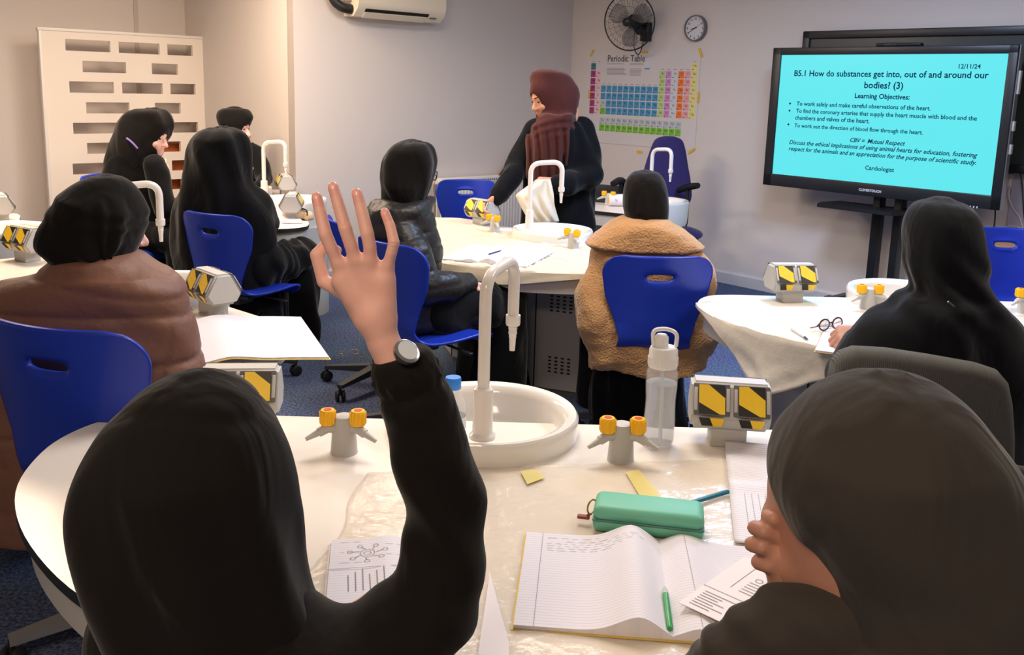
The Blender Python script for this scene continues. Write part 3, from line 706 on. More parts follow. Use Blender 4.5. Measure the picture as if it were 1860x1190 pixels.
def swivel_chair():
    c = empty('swivel_chair', (0, 0, 0))
    o = shell_mesh().build('shell', bluep, c, angle=60); solid(o, .011)
    m = MB(); m.box((0, 0, .435), (.24, .2, .02), bev=.006); m.box((0, -.03, .41), (.12, .14, .04), bev=.01); m.build('seat_plate', basem, c)
    m = MB(); m.tube([(.1, .03, .425), (.21, .05, .41)], .006, 8); m.box((.225, .053, .407), (.05, .02, .012), bev=.004); m.build('lever', blackp, c)
    m = MB(); m.lathe([(0, .09), (.028, .09), (.028, .26), (.02, .27), (.016, .40), (0, .40)], 20); m.build('column', basem, c)
    m = MB(); m.lathe([(0, .075), (.045, .075), (.05, .1), (.035, .125), (0, .125)], 20)
    for i in range(5):
        t = 2*math.pi*i/5+.3; d = Vector((math.cos(t), math.sin(t), 0)); n = Vector((-d.y, d.x, 0))
        q = []
        for r, w, z0, z1 in ((.02, .026, .08, .118), (.29, .017, .066, .084)):
            q += [d*r-n*w+Vector((0, 0, z0)), d*r+n*w+Vector((0, 0, z0)), d*r+n*w+Vector((0, 0, z1)), d*r-n*w+Vector((0, 0, z1))]
        m.add(q, [(0, 1, 2, 3), (7, 6, 5, 4), (0, 4, 5, 1), (1, 5, 6, 2), (2, 6, 7, 3), (3, 7, 4, 0)])
    m.build('star_base', basem, c, smooth=False)
    wheel = mat('castor_wheel', srgb(34, 33, 33), .5); rim = mat('castor_rim', srgb(92, 84, 76), .5)
    for i in range(5):
        t = 2*math.pi*i/5+.3; d = Vector((math.cos(t), math.sin(t), 0)); a = t+.9; Mx = Matrix.Translation(d*.285+Vector((0, 0, .027))) @ Matrix.Rotation(a, 4, 'Z') @ Matrix.Rotation(math.pi/2, 4, 'X')
        m = MB()
        for s in (-1, 1):
            m.lathe([(0, .006), (.02, .006), (.027, .009), (.027, .02), (.02, .024), (0, .024)] if s > 0 else [(0, -.024), (.02, -.024), (.027, -.02), (.027, -.009), (.02, -.006), (0, -.006)], 20, M=Mx)
            ring(m, .0265, .0145*s, .002, Mx, 20, 5)
        m.tube([tuple(d*.285+Vector((0, 0, .03))), tuple(d*.285+Vector((0, 0, .075)))], .008, 8); m.build('castor', wheel, c)
    return c
CH0 = swivel_chair(); ch_used = []
def place_chair(x, y, facing, label, scale=1.0, z=0.0, base=None):
    o = CH0 if not ch_used else copy_tree(CH0); ch_used.append(o)
    o.location = (x, y, z); o.rotation_euler = (0, 0, math.atan2(facing[1], facing[0])-math.pi/2); o.scale = (scale,)*3
    o['label'] = label; o['category'] = 'chair'; o['group'] = 'blue plastic swivel chairs'
    if base:
        for ch in o.children:
            if ch.name.startswith('star_base'): ch.data = ch.data.copy(); ch.data.materials[0] = base
    return o
place_chair(-1.42, 4.75, (.45, .89), 'blue chair under the person in a black shawl', 1.0)
place_chair(-.38, 3.93, (.7, .71), 'blue chair under the person in the black puffer coat', 1.02)
place_chair(.6, 3.92, (-.05, 1), 'blue chair under the person in the tan fleece coat', 1.0)
place_chair(-.28, 6.35, (.3, -.95), 'empty blue chair on the far side of the middle table', 1.0)
place_chair(2.6, 4.6, (-.1, -1), 'empty blue chair behind the right lab table', 1.0)
place_chair(-2.42, 5.78, (.95, -.2), 'blue chair under the person resting chin on hand', 1.05)
place_chair(-2.06, 6.72, (.72, -.69), 'blue chair under the person furthest back on the left', 1.0)
place_chair(-.36, 1.02, (.05, 1), 'blue chair under the person raising a hand', 1.0)
place_chair(.42, .95, (-.1, 1), 'blue chair under the front right person in charcoal headscarf', 1.0)
place_chair(.93, 1.28, (0, 1), 'blue chair under the person cut off by the right edge', 1.0)
place_chair(-.68, 4.56, (.92, .4), 'blue chair half hidden behind the black puffer coat and the raised hand', 1.0)
place_chair(-1.04, 2.36, (.3, .95), 'large blue chair at the left edge under the person in the brown puffer', 1.08, base=base_lit)
# ------------------------------------------------------------------ people: smooth surfaces grown from distance fields
def smin(a, b, k):
    h = np.clip(.5+.5*(b-a)/k, 0, 1); return b*(1-h)+a*h-k*h*(1-h)
def smax(a, b, k): return -smin(-a, -b, k)
class Sh:                                              # a distance field with its bounds
    def __init__(s, f, lo, hi): s.f = f; s.lo = np.array(lo, float); s.hi = np.array(hi, float)
    def add(s, o, k=.02):
        return Sh(lambda P: smin(s.f(P), o.f(P), k), np.minimum(s.lo, o.lo), np.maximum(s.hi, o.hi))
    def cut(s, o, k=.01): return Sh(lambda P: smax(s.f(P), -o.f(P), k), s.lo, s.hi)
    def both(s, o, k=.01): return Sh(lambda P: smax(s.f(P), o.f(P), k), np.maximum(s.lo, o.lo), np.minimum(s.hi, o.hi))
    def disp(s, g): return Sh(lambda P: s.f(P)-g(P), s.lo-.02, s.hi+.02)
def ball(c, r, Rm=None):
    c = np.array(c, float); r = np.array(r if hasattr(r, '__len__') else (r, r, r), float)
    def f(P):
        q = P-c
        if Rm is not None: q = q @ Rm
        k0 = np.sqrt(((q/r)**2).sum(1)); k1 = np.sqrt(((q/r**2)**2).sum(1))
        return np.where(k1 > 1e-9, k0*(k0-1)/np.maximum(k1, 1e-9), -r.min())
    m = r.max() if Rm is not None else r
    return Sh(f, c-m, c+m)
def cap(a, b, ra, rb, flat=None):
    a = np.array(a, float); b = np.array(b, float); d = b-a; L = max(np.dot(d, d), 1e-12)
    def f(P):
        t = np.clip(((P-a) @ d)/L, 0, 1)[:, None]; q = P-(a+t*d)
        return np.sqrt((q*q).sum(1))-(ra+(rb-ra)*t[:, 0])
    m = max(ra, rb); return Sh(f, np.minimum(a, b)-m, np.maximum(a, b)+m)
def chain(pts, rs, k=.015):
    s = None; k = min(k, .12*min(rs))
    for i in range(len(pts)-1):
        c = cap(pts[i], pts[i+1], rs[i], rs[i+1]); s = c if s is None else s.add(c, k)
    return s
def loft(rows, k=1.0, p=2.0):
    """rows (z, cx, cy, rx, ry) - stacked rings"""
    A = np.array(sorted(rows), float)
    if len(A) > 2:
        z = A[:, 0]; zz = np.linspace(z[0], z[-1], 160)
        B = [zz]
        for c in range(1, 5):                          # monotone cubic
            y = A[:, c]; h = np.diff(z); dl = np.diff(y)/h; m = np.zeros(len(y)); m[0] = dl[0]; m[-1] = dl[-1]
            for i in range(1, len(y)-1): m[i] = 0 if dl[i-1]*dl[i] <= 0 else 2*dl[i-1]*dl[i]/(dl[i-1]+dl[i])
            idx = np.clip(np.searchsorted(z, zz)-1, 0, len(h)-1); t = (zz-z[idx])/h[idx]
            B.append((2*t**3-3*t**2+1)*y[idx]+(t**3-2*t**2+t)*h[idx]*m[idx]+(-2*t**3+3*t**2)*y[idx+1]+(t**3-t**2)*h[idx]*m[idx+1])
        A = np.array(B).T
    def f(P):
        z = P[:, 2]; cx = np.interp(z, A[:, 0], A[:, 1]); cy = np.interp(z, A[:, 0], A[:, 2]); rx = np.maximum(np.interp(z, A[:, 0], A[:, 3]), 1e-3); ry = np.maximum(np.interp(z, A[:, 0], A[:, 4]), 1e-3)
        x = P[:, 0]-cx; y = P[:, 1]-cy
        k0 = np.sqrt((x/rx)**2+(y/ry)**2) if p == 2 else ((np.abs(x)/rx)**p+(np.abs(y)/ry)**p)**(1/p)
        k1 = np.sqrt((x/rx**2)**2+(y/ry**2)**2)
        d = np.where(k1 > 1e-6, k0*(k0-1)/np.maximum(k1, 1e-6), -np.minimum(rx, ry))
        return np.maximum(d, np.maximum(z-A[-1, 0], A[0, 0]-z))
    return Sh(f, (np.min(A[:, 1]-A[:, 3]), np.min(A[:, 2]-A[:, 4]), A[0, 0]), (np.max(A[:, 1]+A[:, 3]), np.max(A[:, 2]+A[:, 4]), A[-1, 0]))
def prow(rows, Y, ry):
    """rows measured in the photo: (py, x left, x right[, depth, radius in depth]); rings seen from above look taller, so each is moved by part of that"""
    out = []; N = len(rows); hw = np.array([(r[2]-r[1])/2 for r in rows], float); py = np.array([r[0] for r in rows], float); sl = np.gradient(hw, py)
    for i, r in enumerate(rows):
        y = r[3] if len(r) > 3 and r[3] else Y; d = r[4] if len(r) > 4 else ry
        d = min(d, hw[i]*y/F*1.18); zc = pt(r[1], r[0], y)[2]; e = max(0, (H-zc)/math.hypot(y, H-zc))
        sh = .42*d*e*F/y*float(np.clip(sl[i]/.8, -1, 1))
        a = pt(r[1], r[0]+sh, y); b = pt(r[2], r[0]+sh, y); rx = (b[0]-a[0])/2; out.append([(a[2]+b[2])/2, (a[0]+b[0])/2, y, rx, d])
    for i in range(1, N): out[i][0] = min(out[i][0], out[i-1][0]-.0008)
    return [tuple(o) for o in out]
def wob(seed, sc, amp, aniso=(1, 1, 1)):               # smooth cloth unevenness
    r = np.random.RandomState(seed); K = r.normal(size=(7, 3))*np.array(aniso)*sc; ph = r.uniform(0, 6.28, 7)
    return lambda P: amp*np.sin(P @ K.T+ph).sum(1)/3.2
def folds(c, freq, amp, seed=0, lean=3.0, zlo=None, zhi=None, twist=0):
    c = np.array(c, float); w = wob(seed, 9, 1.0)
    def g(P):
        th = np.arctan2(P[:, 1]-c[1], P[:, 0]-c[0]); s = np.sin(freq*th+lean*(P[:, 2]-c[2])*freq+1.3*w(P)+twist*w(P))
        a = np.sign(s)*np.abs(s)**.8*amp
        if zlo is not None: a = a*np.clip((zhi-P[:, 2])/max(zhi-zlo, 1e-6), 0, 1)
        return a
    return g
def bands(zs, amp, w=.02):                              # horizontal quilting seams
    def g(P):
        d = np.zeros(len(P))
        for z in zs: d -= amp*np.exp(-((P[:, 2]-(z(P) if callable(z) else z))/w)**2)
        return d
    return g
def nets(sh, h, pad=2):
    lo = sh.lo-pad*h; n = np.ceil((sh.hi+pad*h-lo)/h).astype(int)+1
    ax = [lo[i]+h*np.arange(n[i]) for i in range(3)]
    vals = np.empty(n, np.float32)
    YZ = np.stack(np.meshgrid(ax[1], ax[2], indexing='ij'), -1).reshape(-1, 2); st = max(1, 400000//len(YZ))
    for i in range(0, n[0], st):
        xs = ax[0][i:i+st]; P = np.empty((len(xs)*len(YZ), 3)); P[:, 0] = np.repeat(xs, len(YZ)); P[:, 1:] = np.tile(YZ, (len(xs), 1))
        vals[i:i+st] = sh.f(P).reshape(len(xs), n[1], n[2])
    ins = vals < 0
    cn = [(0, 0, 0), (1, 0, 0), (0, 1, 0), (1, 1, 0), (0, 0, 1), (1, 0, 1), (0, 1, 1), (1, 1, 1)]
    cnt = sum(ins[a:n[0]-1+a, b:n[1]-1+b, c:n[2]-1+c].astype(np.int8) for a, b, c in cn)
    act = np.argwhere((cnt > 0) & (cnt < 8))
    if len(act) == 0: return np.zeros((0, 3)), np.zeros((0, 4), int)
    cv = np.stack([vals[act[:, 0]+a, act[:, 1]+b, act[:, 2]+c] for a, b, c in cn], 1)
    S = np.zeros((len(act), 3)); N = np.zeros(len(act)); ca = np.array(cn, float)
    for a, b in ((0, 1), (2, 3), (4, 5), (6, 7), (0, 2), (1, 3), (4, 6), (5, 7), (0, 4), (1, 5), (2, 6), (3, 7)):
        va, vb = cv[:, a], cv[:, b]; s = (va < 0) != (vb < 0); t = np.where(s, va/np.where(s, va-vb, 1), 0)
        S += np.where(s[:, None], ca[a]+(ca[b]-ca[a])*t[:, None], 0); N += s
    vert = lo+(act+S/N[:, None])*h
    idx = -np.ones(n-1, np.int64); idx[tuple(act.T)] = np.arange(len(act)); F_ = []
    for d in range(3):
        a, b = [(1, 2), (2, 0), (0, 1)][d]
        sl0 = [slice(None)]*3; sl1 = [slice(None)]*3; sl0[d] = slice(0, n[d]-1); sl1[d] = slice(1, n[d])
        e = np.argwhere(ins[tuple(sl0)] != ins[tuple(sl1)]); e = e[(e[:, a] > 0) & (e[:, b] > 0) & (e[:, a] < n[a]-1) & (e[:, b] < n[b]-1)]
        if len(e) == 0: continue
        o = np.zeros((1, 3), int); da = o.copy(); db = o.copy(); da[0, a] = 1; db[0, b] = 1
        q = np.stack([idx[tuple((e-da-db).T)], idx[tuple((e-db).T)], idx[tuple(e.T)], idx[tuple((e-da).T)]], 1)
        fl = ins[tuple(e.T)]; q[~fl] = q[~fl][:, ::-1]; F_.append(q)
    return vert, np.concatenate(F_)
def relax(v, f, it=1):
    e = np.concatenate([f[:, [0, 1]], f[:, [1, 2]], f[:, [2, 3]], f[:, [3, 0]]]); e = np.concatenate([e, e[:, ::-1]])
    for _ in range(it):
        s = np.zeros_like(v); c = np.zeros(len(v)); np.add.at(s, e[:, 0], v[e[:, 1]]); np.add.at(c, e[:, 0], 1); v = v*.5+.5*s/np.maximum(c, 1)[:, None]
    return v
def grow(name, shapes, mats, parent, rel, matfn=None, smooth=1):
    """shapes: [(field, cell size)] -> one mesh"""
    vs = []; fs = []; n = 0
    for sh, h in shapes:
        v, f = nets(sh, h)
        if len(v) == 0: continue
        v = relax(v, f, smooth); vs.append(v); fs.append(f+n); n += len(v)
    v = np.concatenate(vs); f = np.concatenate(fs); me = bpy.data.meshes.new(name); me.from_pydata((v-np.array(rel)).tolist(), [], f.tolist())
    for m in (mats if isinstance(mats, (list, tuple)) else [mats]): me.materials.append(m)
    if matfn is not None: me.polygons.foreach_set('material_index', np.asarray(matfn(v[f].mean(1)), dtype=np.int32))
    me.polygons.foreach_set('use_smooth', [True]*len(f)); me.update()
    return link(name, me, parent)
# ---- body pieces
def unit(v): v = np.array(v, float); return v/np.linalg.norm(v)
def axes(face, tilt=0.0):                               # columns: side (to the person's left... right-hand), forward, up
    f = unit((face[0], face[1], math.tan(tilt))); s = unit(np.cross(f, ZV)); u = np.cross(s, f); return np.stack([s, f, u], 1)
def head(c, face, tilt=0.0, k=1.0, ears=False):
    """c: middle of the skull; face: horizontal direction looked at"""
    A = axes(face, tilt); c = np.array(c, float); P = lambda x, y, z: c+A @ (np.array([x, y, z])*k)
    s = ball(P(0, -.005, .02), np.array([.074, .092, .098])*k, A)
    s = s.add(ball(P(0, .03, -.05), np.array([.058, .06, .07])*k, A), .03*k)
    s = s.add(ball(P(0, .062, -.1), np.array([.026, .024, .02])*k, A), .03*k)           # chin
    s = s.add(cap(P(0, .09, -.012), P(0, .112, -.045), .009*k, .013*k), .012*k)         # nose
    for e in (-1, 1):
        s = s.add(ball(P(e*.014, .1, -.05), .008*k), .008*k)
        s = s.add(cap(P(e*.012, .088, .012), P(e*.045, .074, .012), .009*k, .008*k), .012*k)   # brow
        s = s.add(ball(P(e*.038, .068, -.045), np.array([.022, .02, .022])*k, A), .02*k)  # cheek
        s = s.cut(ball(P(e*.032, .099, -.008), np.array([.018, .016, .011])*k, A), .01*k)
        s = s.add(ball(P(e*.031, .076, -.009), np.array([.014, .0125, .0115])*k, A), .003*k)
        if ears: s = s.add(ball(P(e*.078, -.005, -.02), np.array([.008, .02, .03])*k, A), .008*k)   # ear
    s = s.add(ball(P(0, .089, -.077), np.array([.021, .009, .006])*k, A), .006*k).add(ball(P(0, .087, -.087), np.array([.018, .01, .006])*k, A), .006*k)
    s = s.cut(ball(P(0, .1, -.0815), np.array([.022, .012, .0014])*k, A), .002*k)
    s = s.add(cap(P(0, -.02, -.06), P(0, -.035, -.17), .056*k, .06*k), .03*k)
    return s
def eyes(c, face, tilt, k, parent, rel):
    A = axes(face, tilt); P = lambda x, y, z: np.array(c)+A @ (np.array([x, y, z])*k)
    for e in (-1, 1):
        grow('eye', [(ball(P(e*.031, .0805, -.009), np.array([.010, .010, .0065])*k, A), .002)], mat('eye_dark', srgb(30, 20, 16), .15), parent, rel)
        grow('eyebrow', [(cap(P(e*.014, .0935, .016), P(e*.046, .08, .02), .0035*k, .002*k), .0018)], mat('brow_hair', srgb(40, 28, 22), .8), parent, rel)
def fist(w, d, palm_n, k=1.0, curl=1.0, thumb=1):
    """w wrist, d direction of the hand, palm_n direction the palm faces; curled fingers"""
    d = unit(d); n = unit(np.array(palm_n)-np.dot(palm_n, d)*d); s = np.cross(d, n); w = np.array(w, float)
    P = lambda x, y, z: w+(s*x+d*y+n*z)*k
    r = cap(P(-.018, .0, 0), P(-.026, .075, 0), .017*k, .0135*k)
    for x in (-.009, .009, .026): r = r.add(cap(P(x*.8, .0, 0), P(x, .078-abs(x)*.25, 0), .016*k, .0125*k), .012*k)
    for i, x in enumerate((-.028, -.009, .010, .028)):
        L = (.04, .045, .042, .033)[i]; c1 = curl*(.95+.06*i); a0 = .25+.9*c1; a1 = a0+1.25*c1; a2 = a1+.75*c1
        p0 = (x, .080-abs(x)*.28, 0); p1 = (x*1.02, p0[1]+L*math.cos(a0), L*math.sin(a0)); p2 = (x, p1[1]+L*.62*math.cos(a1), p1[2]+L*.62*math.sin(a1)); p3 = (x, p2[1]+L*.5*math.cos(a2), p2[2]+L*.5*math.sin(a2))
        f = chain([P(*p0), P(*p1), P(*p2), P(*p3)], [.0105*k, .0093*k, .0082*k, .0072*k], .004*k); r = r.add(f, .005*k)
    t = thumb
    r = r.add(chain([P(-.02*t, .015, .008), P(-.042*t, .045, .02), P(-.03*t, .072, .035), P(-.012*t, .085, .042)], [.014*k, .0115*k, .010*k, .008*k], .006*k), .008*k)
    return r
def arm_rows(pts, rs): return chain([np.array(p) for p in pts], rs, .03)
def scarf(hj, c, face, tilt=0.0, k=1.0, dy=.128, dz=-.045, r=(.054, .07, .078), cover=1.0):
    A = axes(face, tilt); c = np.array(c, float)
    hj = hj.add(ball(c+A @ np.array([0, -.008, .018])*k, np.array([.086, .104, .112])*k*cover, A), .02)
    hj = hj.add(ball(c+A @ np.array([0, .03, -.07])*k, np.array([.07, .06, .085])*k*cover, A), .03)
    hj = hj.add(ball(c+A @ np.array([0, -.03, -.135])*k, np.array([.08, .085, .08])*k*cover, A), .03)
    return hj.cut(ball(c+A @ np.array([0, dy, dz])*k, np.array(r)*k, A), .012)
# ---- cloth
def cloth(name, col, kind='noise', scale=900, st=.25, di=.0006, rough=.9, sheen=.15, var=.06, vscale=14, fold=(7, .45, .03)):
    if name in MATS: return MATS[name]
    m = mat(name, col, rough, spec=.09, bump=(kind, scale, st, di), sheen=sheen, var=var, vscale=vscale); nt = m.node_tree; b = nt.nodes['Principled BSDF']
    fine = [n for n in nt.nodes if n.type == 'BUMP'][0]; tc = [n for n in nt.nodes if n.type == 'TEX_COORD'][0]
    mp = nt.nodes.new('ShaderNodeMapping'); mp.inputs['Scale'].default_value = (1, 1, .55); mp.inputs['Rotation'].default_value = (.3, .5, 0)
    n = nt.nodes.new('ShaderNodeTexNoise'); n.inputs['Scale'].default_value = fold[0]; n.inputs['Detail'].default_value = 2.5; n.inputs['Distortion'].default_value = 1.2
    nt.links.new(tc.outputs['Object'], mp.inputs[0]); nt.links.new(mp.outputs[0], n.inputs['Vector'])
    b2 = nt.nodes.new('ShaderNodeBump'); b2.inputs['Strength'].default_value = fold[1]; b2.inputs['Distance'].default_value = fold[2]
    nt.links.new(n.outputs['Fac'], b2.inputs['Height']); nt.links.new(fine.outputs['Normal'], b2.inputs['Normal']); nt.links.new(b2.outputs['Normal'], b.inputs['Normal'])
    return m
k_black = cloth('black_jersey', srgb(26, 24, 23)); k_black2 = cloth('black_crepe', srgb(22, 21, 22)); k_char = cloth('charcoal_jersey', srgb(63, 59, 56))
k_abaya = cloth('black_abaya', srgb(17, 18, 20)); k_navy = cloth('black_chiffon', srgb(27, 28, 31)); k_brown = cloth('brown_chiffon', srgb(78, 42, 38), var=.08)
k_puffb = mat('brown_puffer', srgb(122, 86, 72), .5, spec=.35, bump=('noise', 26, .35, .012), var=.05, vscale=5)
k_puffk = mat('black_puffer', srgb(38, 36, 36), .42, spec=.4, bump=('noise', 30, .5, .012))
k_teddy = mat('tan_fleece', srgb(186, 142, 98), .95, spec=.05, bump=('voronoi', 120, .7, .005), sheen=.4, var=.14, vscale=50)
k_fleece_gr = mat('grey_knit', srgb(98, 97, 94), .95, spec=.05, bump=('wave', 60, .6, .003), var=.08, vscale=30)
def person(loc, label): return empty('person', (loc[0], loc[1], 0), 0, label, 'person')
def pxr(r, Y): return r*Y/F
def lower(root, rel, hip, face, seat=.475, skirt=k_black, kw=1.0, foot=True, name='skirt'):
    """seated lower half: lap, knees, shins; returns the skirt field"""
    f = unit((face[0], face[1], 0)); s = unit(np.cross(f, ZV)); h = np.array([hip[0], hip[1], 0.])
    r = None
    for e in (-1, 1):
        a = h+s*e*.09+ZV*(seat+.09); kn = h+s*e*.11+f*.38+ZV*(seat+.08); an = h+s*e*.1+f*.40+ZV*.07
        c = chain([a, kn, an], [.10*kw, .085*kw, .085*kw], .05); r = c if r is None else r.add(c, .08)
        if foot:
            fo = cap(an+ZV*-.03, an+f*.14-ZV*.035, .036, .03)
            grow('shoe', [(fo.both(Sh(lambda P: .004-P[:, 2], (-9, -9, -9), (9, 9, 9)), .004), .009)], mat('shoe_black', srgb(26, 26, 28), .5), root, rel)
    r = r.disp(folds(h+f*.3, 9, .008, 5, 1.0))
    return r
def torso(hip, sh, w, d):                               # plain inner body
    return cap((hip[0], hip[1], hip[2]), (sh[0], sh[1], sh[2]-.12), d, d*.95)

# ================= front left: raised hand
Y1 = 1.02
p1 = person((-.37, 1.02), 'person in a black headscarf raising a bare hand with a watch, front left'); rel = p1.location
hij = loft(prow([(671, 345, 372), (674, 322, 395), (682, 290, 425), (697, 258, 455), (725, 216, 482), (765, 184, 503), (815, 156, 520), (865, 138, 529), (905, 133, 533), (945, 138, 538), (990, 150, 542), (1040, 163, 548), (1090, 176, 562), (1150, 186, 590), (1260, 190, 620), (1330, 190, 620)], Y1, .13), p=2.0)
Aw = lambda P: np.clip((1.16-P[:, 2])/.16, 0, 1)
fo1 = folds((-.37, 1.02, 1.1), 7, .006, 11, 1.2); wb = wob(3, 16, .004)
hij = hij.disp(lambda P: fo1(P)*Aw(P)+wb(P)*(.3+.7*Aw(P))-.004*np.exp(-((P[:, 2]-1.185+.35*(P[:, 0]+.37)**2*8)/.006)**2))
grow('headscarf', [(hij, .0055)], k_black, p1, rel, smooth=2)
# jacket: shoulders, back, both arms
q = lambda x, y, Y: pt(x, y, Y)
sl = chain([q(590, 1250, .99), q(690, 1180, 1.03), q(782, 1105, 1.07), q(808, 1010, 1.08), q(806, 905, 1.08), q(781, 815, 1.07), q(757, 735, 1.06), q(742, 690, 1.055)],
           [pxr(112, .99), pxr(106, 1.03), pxr(94, 1.07), pxr(82, 1.08), pxr(80, 1.08), pxr(73, 1.07), pxr(63, 1.06), pxr(55, 1.055)], .03)
body1 = loft([(.50, -.34, 1.03, .18, .15), (.62, -.34, 1.03, .16, .14), (.78, -.34, 1.03, .155, .13), (.88, -.345, 1.02, .155, .115), (.93, -.36, 1.02, .12, .09), (.97, -.37, 1.02, .07, .06)])
larm = chain([(-.46, 1.04, .84), (-.47, 1.16, .68), (-.36, 1.3, .76)], [.055, .05, .042], .03)
cuffd = unit(q(742, 690, 1.07)-q(757, 735, 1.08)); c0 = q(741, 690, 1.07)
jk = body1.add(sl, .04).add(larm, .04)
wj = wob(8, 20, .0035, (1, 1, .6))
def creases(P):
    e = q(790, 1000, 1.0); d = np.sqrt(((P-e)**2).sum(1)); return .0058*np.sin(((P-e) @ unit((.75, .2, .65)))*105+2.6*wob(4, 11, 1)(P))*np.exp(-(d/.12)**2)
jk = jk.disp(lambda P: wj(P)+creases(P))
cb = q(731, 658, 1.052)
cuff = chain([q(744, 700, 1.055), q(738, 678, 1.053), cb], [pxr(57, 1.055), pxr(59, 1.053), pxr(57, 1.05)], .01)
cd = unit(cb-q(744, 700, 1.055))
def gather(P):
    t = (P-cb) @ cd; a = np.arctan2((P-cb) @ np.cross(cd, (0, 1, 0)), (P-cb) @ unit(np.array((0, 1, 0))-cd*cd[1]))
    return .003*np.sin(a*15+3*np.sin(t*60))*np.exp(-((t+.02)/.03)**2)-.005*np.exp(-((t+.034)/.006)**2)
jk = jk.add(cuff, .02).disp(gather)
cutp = Sh(lambda P: .014-((P-cb) @ cd), (-9, -9, -9), (9, 9, 9)); 
cutsh = Sh(lambda P: np.where((((P-cb)**2).sum(1) < .012), (P-cb) @ cd-.012, -1.0), (-9, -9, -9), (9, 9, 9))
jk = Sh(lambda P: smax(jk0(P), cutsh.f(P), .006), jk.lo, jk.hi) if False else jk
jk0 = jk.f; jkl, jkh = jk.lo, jk.hi
jk = Sh(lambda P: smax(jk0(P), cutsh.f(P), .006), jkl, jkh)
grow('jacket', [(jk, .006)], k_black, p1, rel, smooth=2)
# the raised hand, seen from its back
YH = 1.05
h = lambda x, y, dy=0.0: pt(540+x/2.973, 310+y/2.973, YH+dy)
pr = lambda r: r/2.973*YH/F
WR = h(432, 800); wrl = h(345, 800); wrr = h(515, 775)
palm = None
for a, b, ra, rb in (((352, 800), (228, 505), 42, 41), ((400, 800), (318, 488), 46, 41), ((450, 795), (398, 492), 46, 40), ((490, 780), (488, 520), 40, 36), ((300, 690), (232, 600), 50, 48), ((470, 700), (470, 600), 48, 46)):
    c = cap(h(*a), h(*b), pr(ra), pr(rb)); palm = c if palm is None else palm.add(c, .012)
palm = palm.add(cap(h(318, 755, .012), h(240, 610, .016), pr(46), pr(40)), .012)                       # thumb mount
hand = palm
for pts, rs in ((((222, 510), (185, 420), (152, 345), (126, 235), (105, 143)), (37, 36, 37, 34, 31)),
                (((318, 490), (288, 400), (259, 312), (225, 195), (194, 88)), (37, 36, 37, 34, 31)),
                (((396, 492), (392, 410), (378, 342), (350, 225), (322, 122)), (36, 36, 37, 34, 31)),
                (((488, 520), (508, 445), (522, 388), (502, 300), (473, 226)), (32, 31, 32, 29, 27))):
    fng = chain([h(x, y, dy) for (x, y), dy in zip(pts, (0, -.004, -.004, .004, .012))], [pr(r) for r in rs], .006)
    hand = hand.add(fng, .004)
thumb = chain([h(225, 640, .012), h(143, 600, .02), h(104, 455, .024), h(150, 405, .034), h(215, 430, .04)], [pr(46), pr(39), pr(37), pr(34), pr(28)], .006)
hand = hand.add(thumb, .007)
# knuckles and tendons
mcp = [h(x, y, -.012) for x, y in ((226, 500), (320, 480), (398, 486), (486, 515))]
fore = chain([h(420, 800), h(468, 930), h(545, 1080), h(600, 1190)], [pr(88)*.95, pr(92), pr(104), pr(104)], .02)
fore = Sh(lambda P, f0=fore.f: f0(P), fore.lo, fore.hi)
hand = hand.add(fore, .02)
kn = [h(x, y, -.009) for x, y in ((152, 345), (259, 312), (378, 342), (522, 388))]
def wrink(P):
    g = np.zeros(len(P))
    for c in kn:
        q_ = P-c; r2 = (q_*q_).sum(1); g += .0007*np.sin(q_[:, 2]*1500)*np.exp(-r2/.0101**2)
    for c in mcp: g += .0013*np.exp(-((P-c)**2).sum(1)/.009**2)
    for x0, y0, x1, y1 in ((330, 690, 318, 500), (385, 680, 398, 500), (420, 680, 480, 530), (300, 660, 232, 520)):
        a, b = h(x0, y0, -.02), h(x1, y1, -.02); d = b-a; t = np.clip(((P-a) @ d)/np.dot(d, d), 0, 1)[:, None]; r2 = ((P-(a+t*d))**2).sum(1); g += .0011*np.exp(-r2/.0065**2)
    return g
hand = hand.disp(wrink)
tips = [(h(105, 143, .012), h(126, 235, .004)), (h(194, 88, .012), h(225, 195, .004)), (h(322, 122, .012), h(350, 225, .004)), (h(473, 226, .012), h(502, 300, .004))]
nails = []
for t, b in tips:
    d = unit(t-b); n = unit(np.array((0, -1, 0))+d*d[1]); nails.append((t+d*.003+n*.0055, d, n))
hd = head(pt(335, 850, 1.03), (.05, 1), -.1, .97)
bod = hd.add(cap((-.37, 1.02, .97), (-.36, 1.03, .55), .1, .12), .05).add(chain([(-.37, 1.02, .9), q(610, 1200, 1.02), q(800, 1065, 1.1), q(795, 900, 1.1), q(757, 735, 1.08), q(742, 690, 1.07)], [.05, .05, .045, .04, .036, .034], .02), .04)
def nailmat(P):
    m = np.zeros(len(P), int)
    for (t, b), (c, d, n) in zip(tips, nails):
        q_ = P-c; a = q_ @ d; s = np.sqrt(np.maximum((q_*q_).sum(1)-a*a, 0)); m[(np.sqrt(((P-t)**2).sum(1)) < .015)] = 1
    for c, d, n in nails:
        q_ = P-c; a = q_ @ d; sd = q_ @ np.cross(d, n); dn = q_ @ n
        m[((a/.0072)**2+(sd/.0052)**2 < 1) & (dn > -.004)] = 2
    return m
skin_hand = skin
bj = grow('body', [(bod, .012), (hand, .0021)], [skin, skin_tip, nailm], p1, rel, matfn=nailmat, smooth=2)
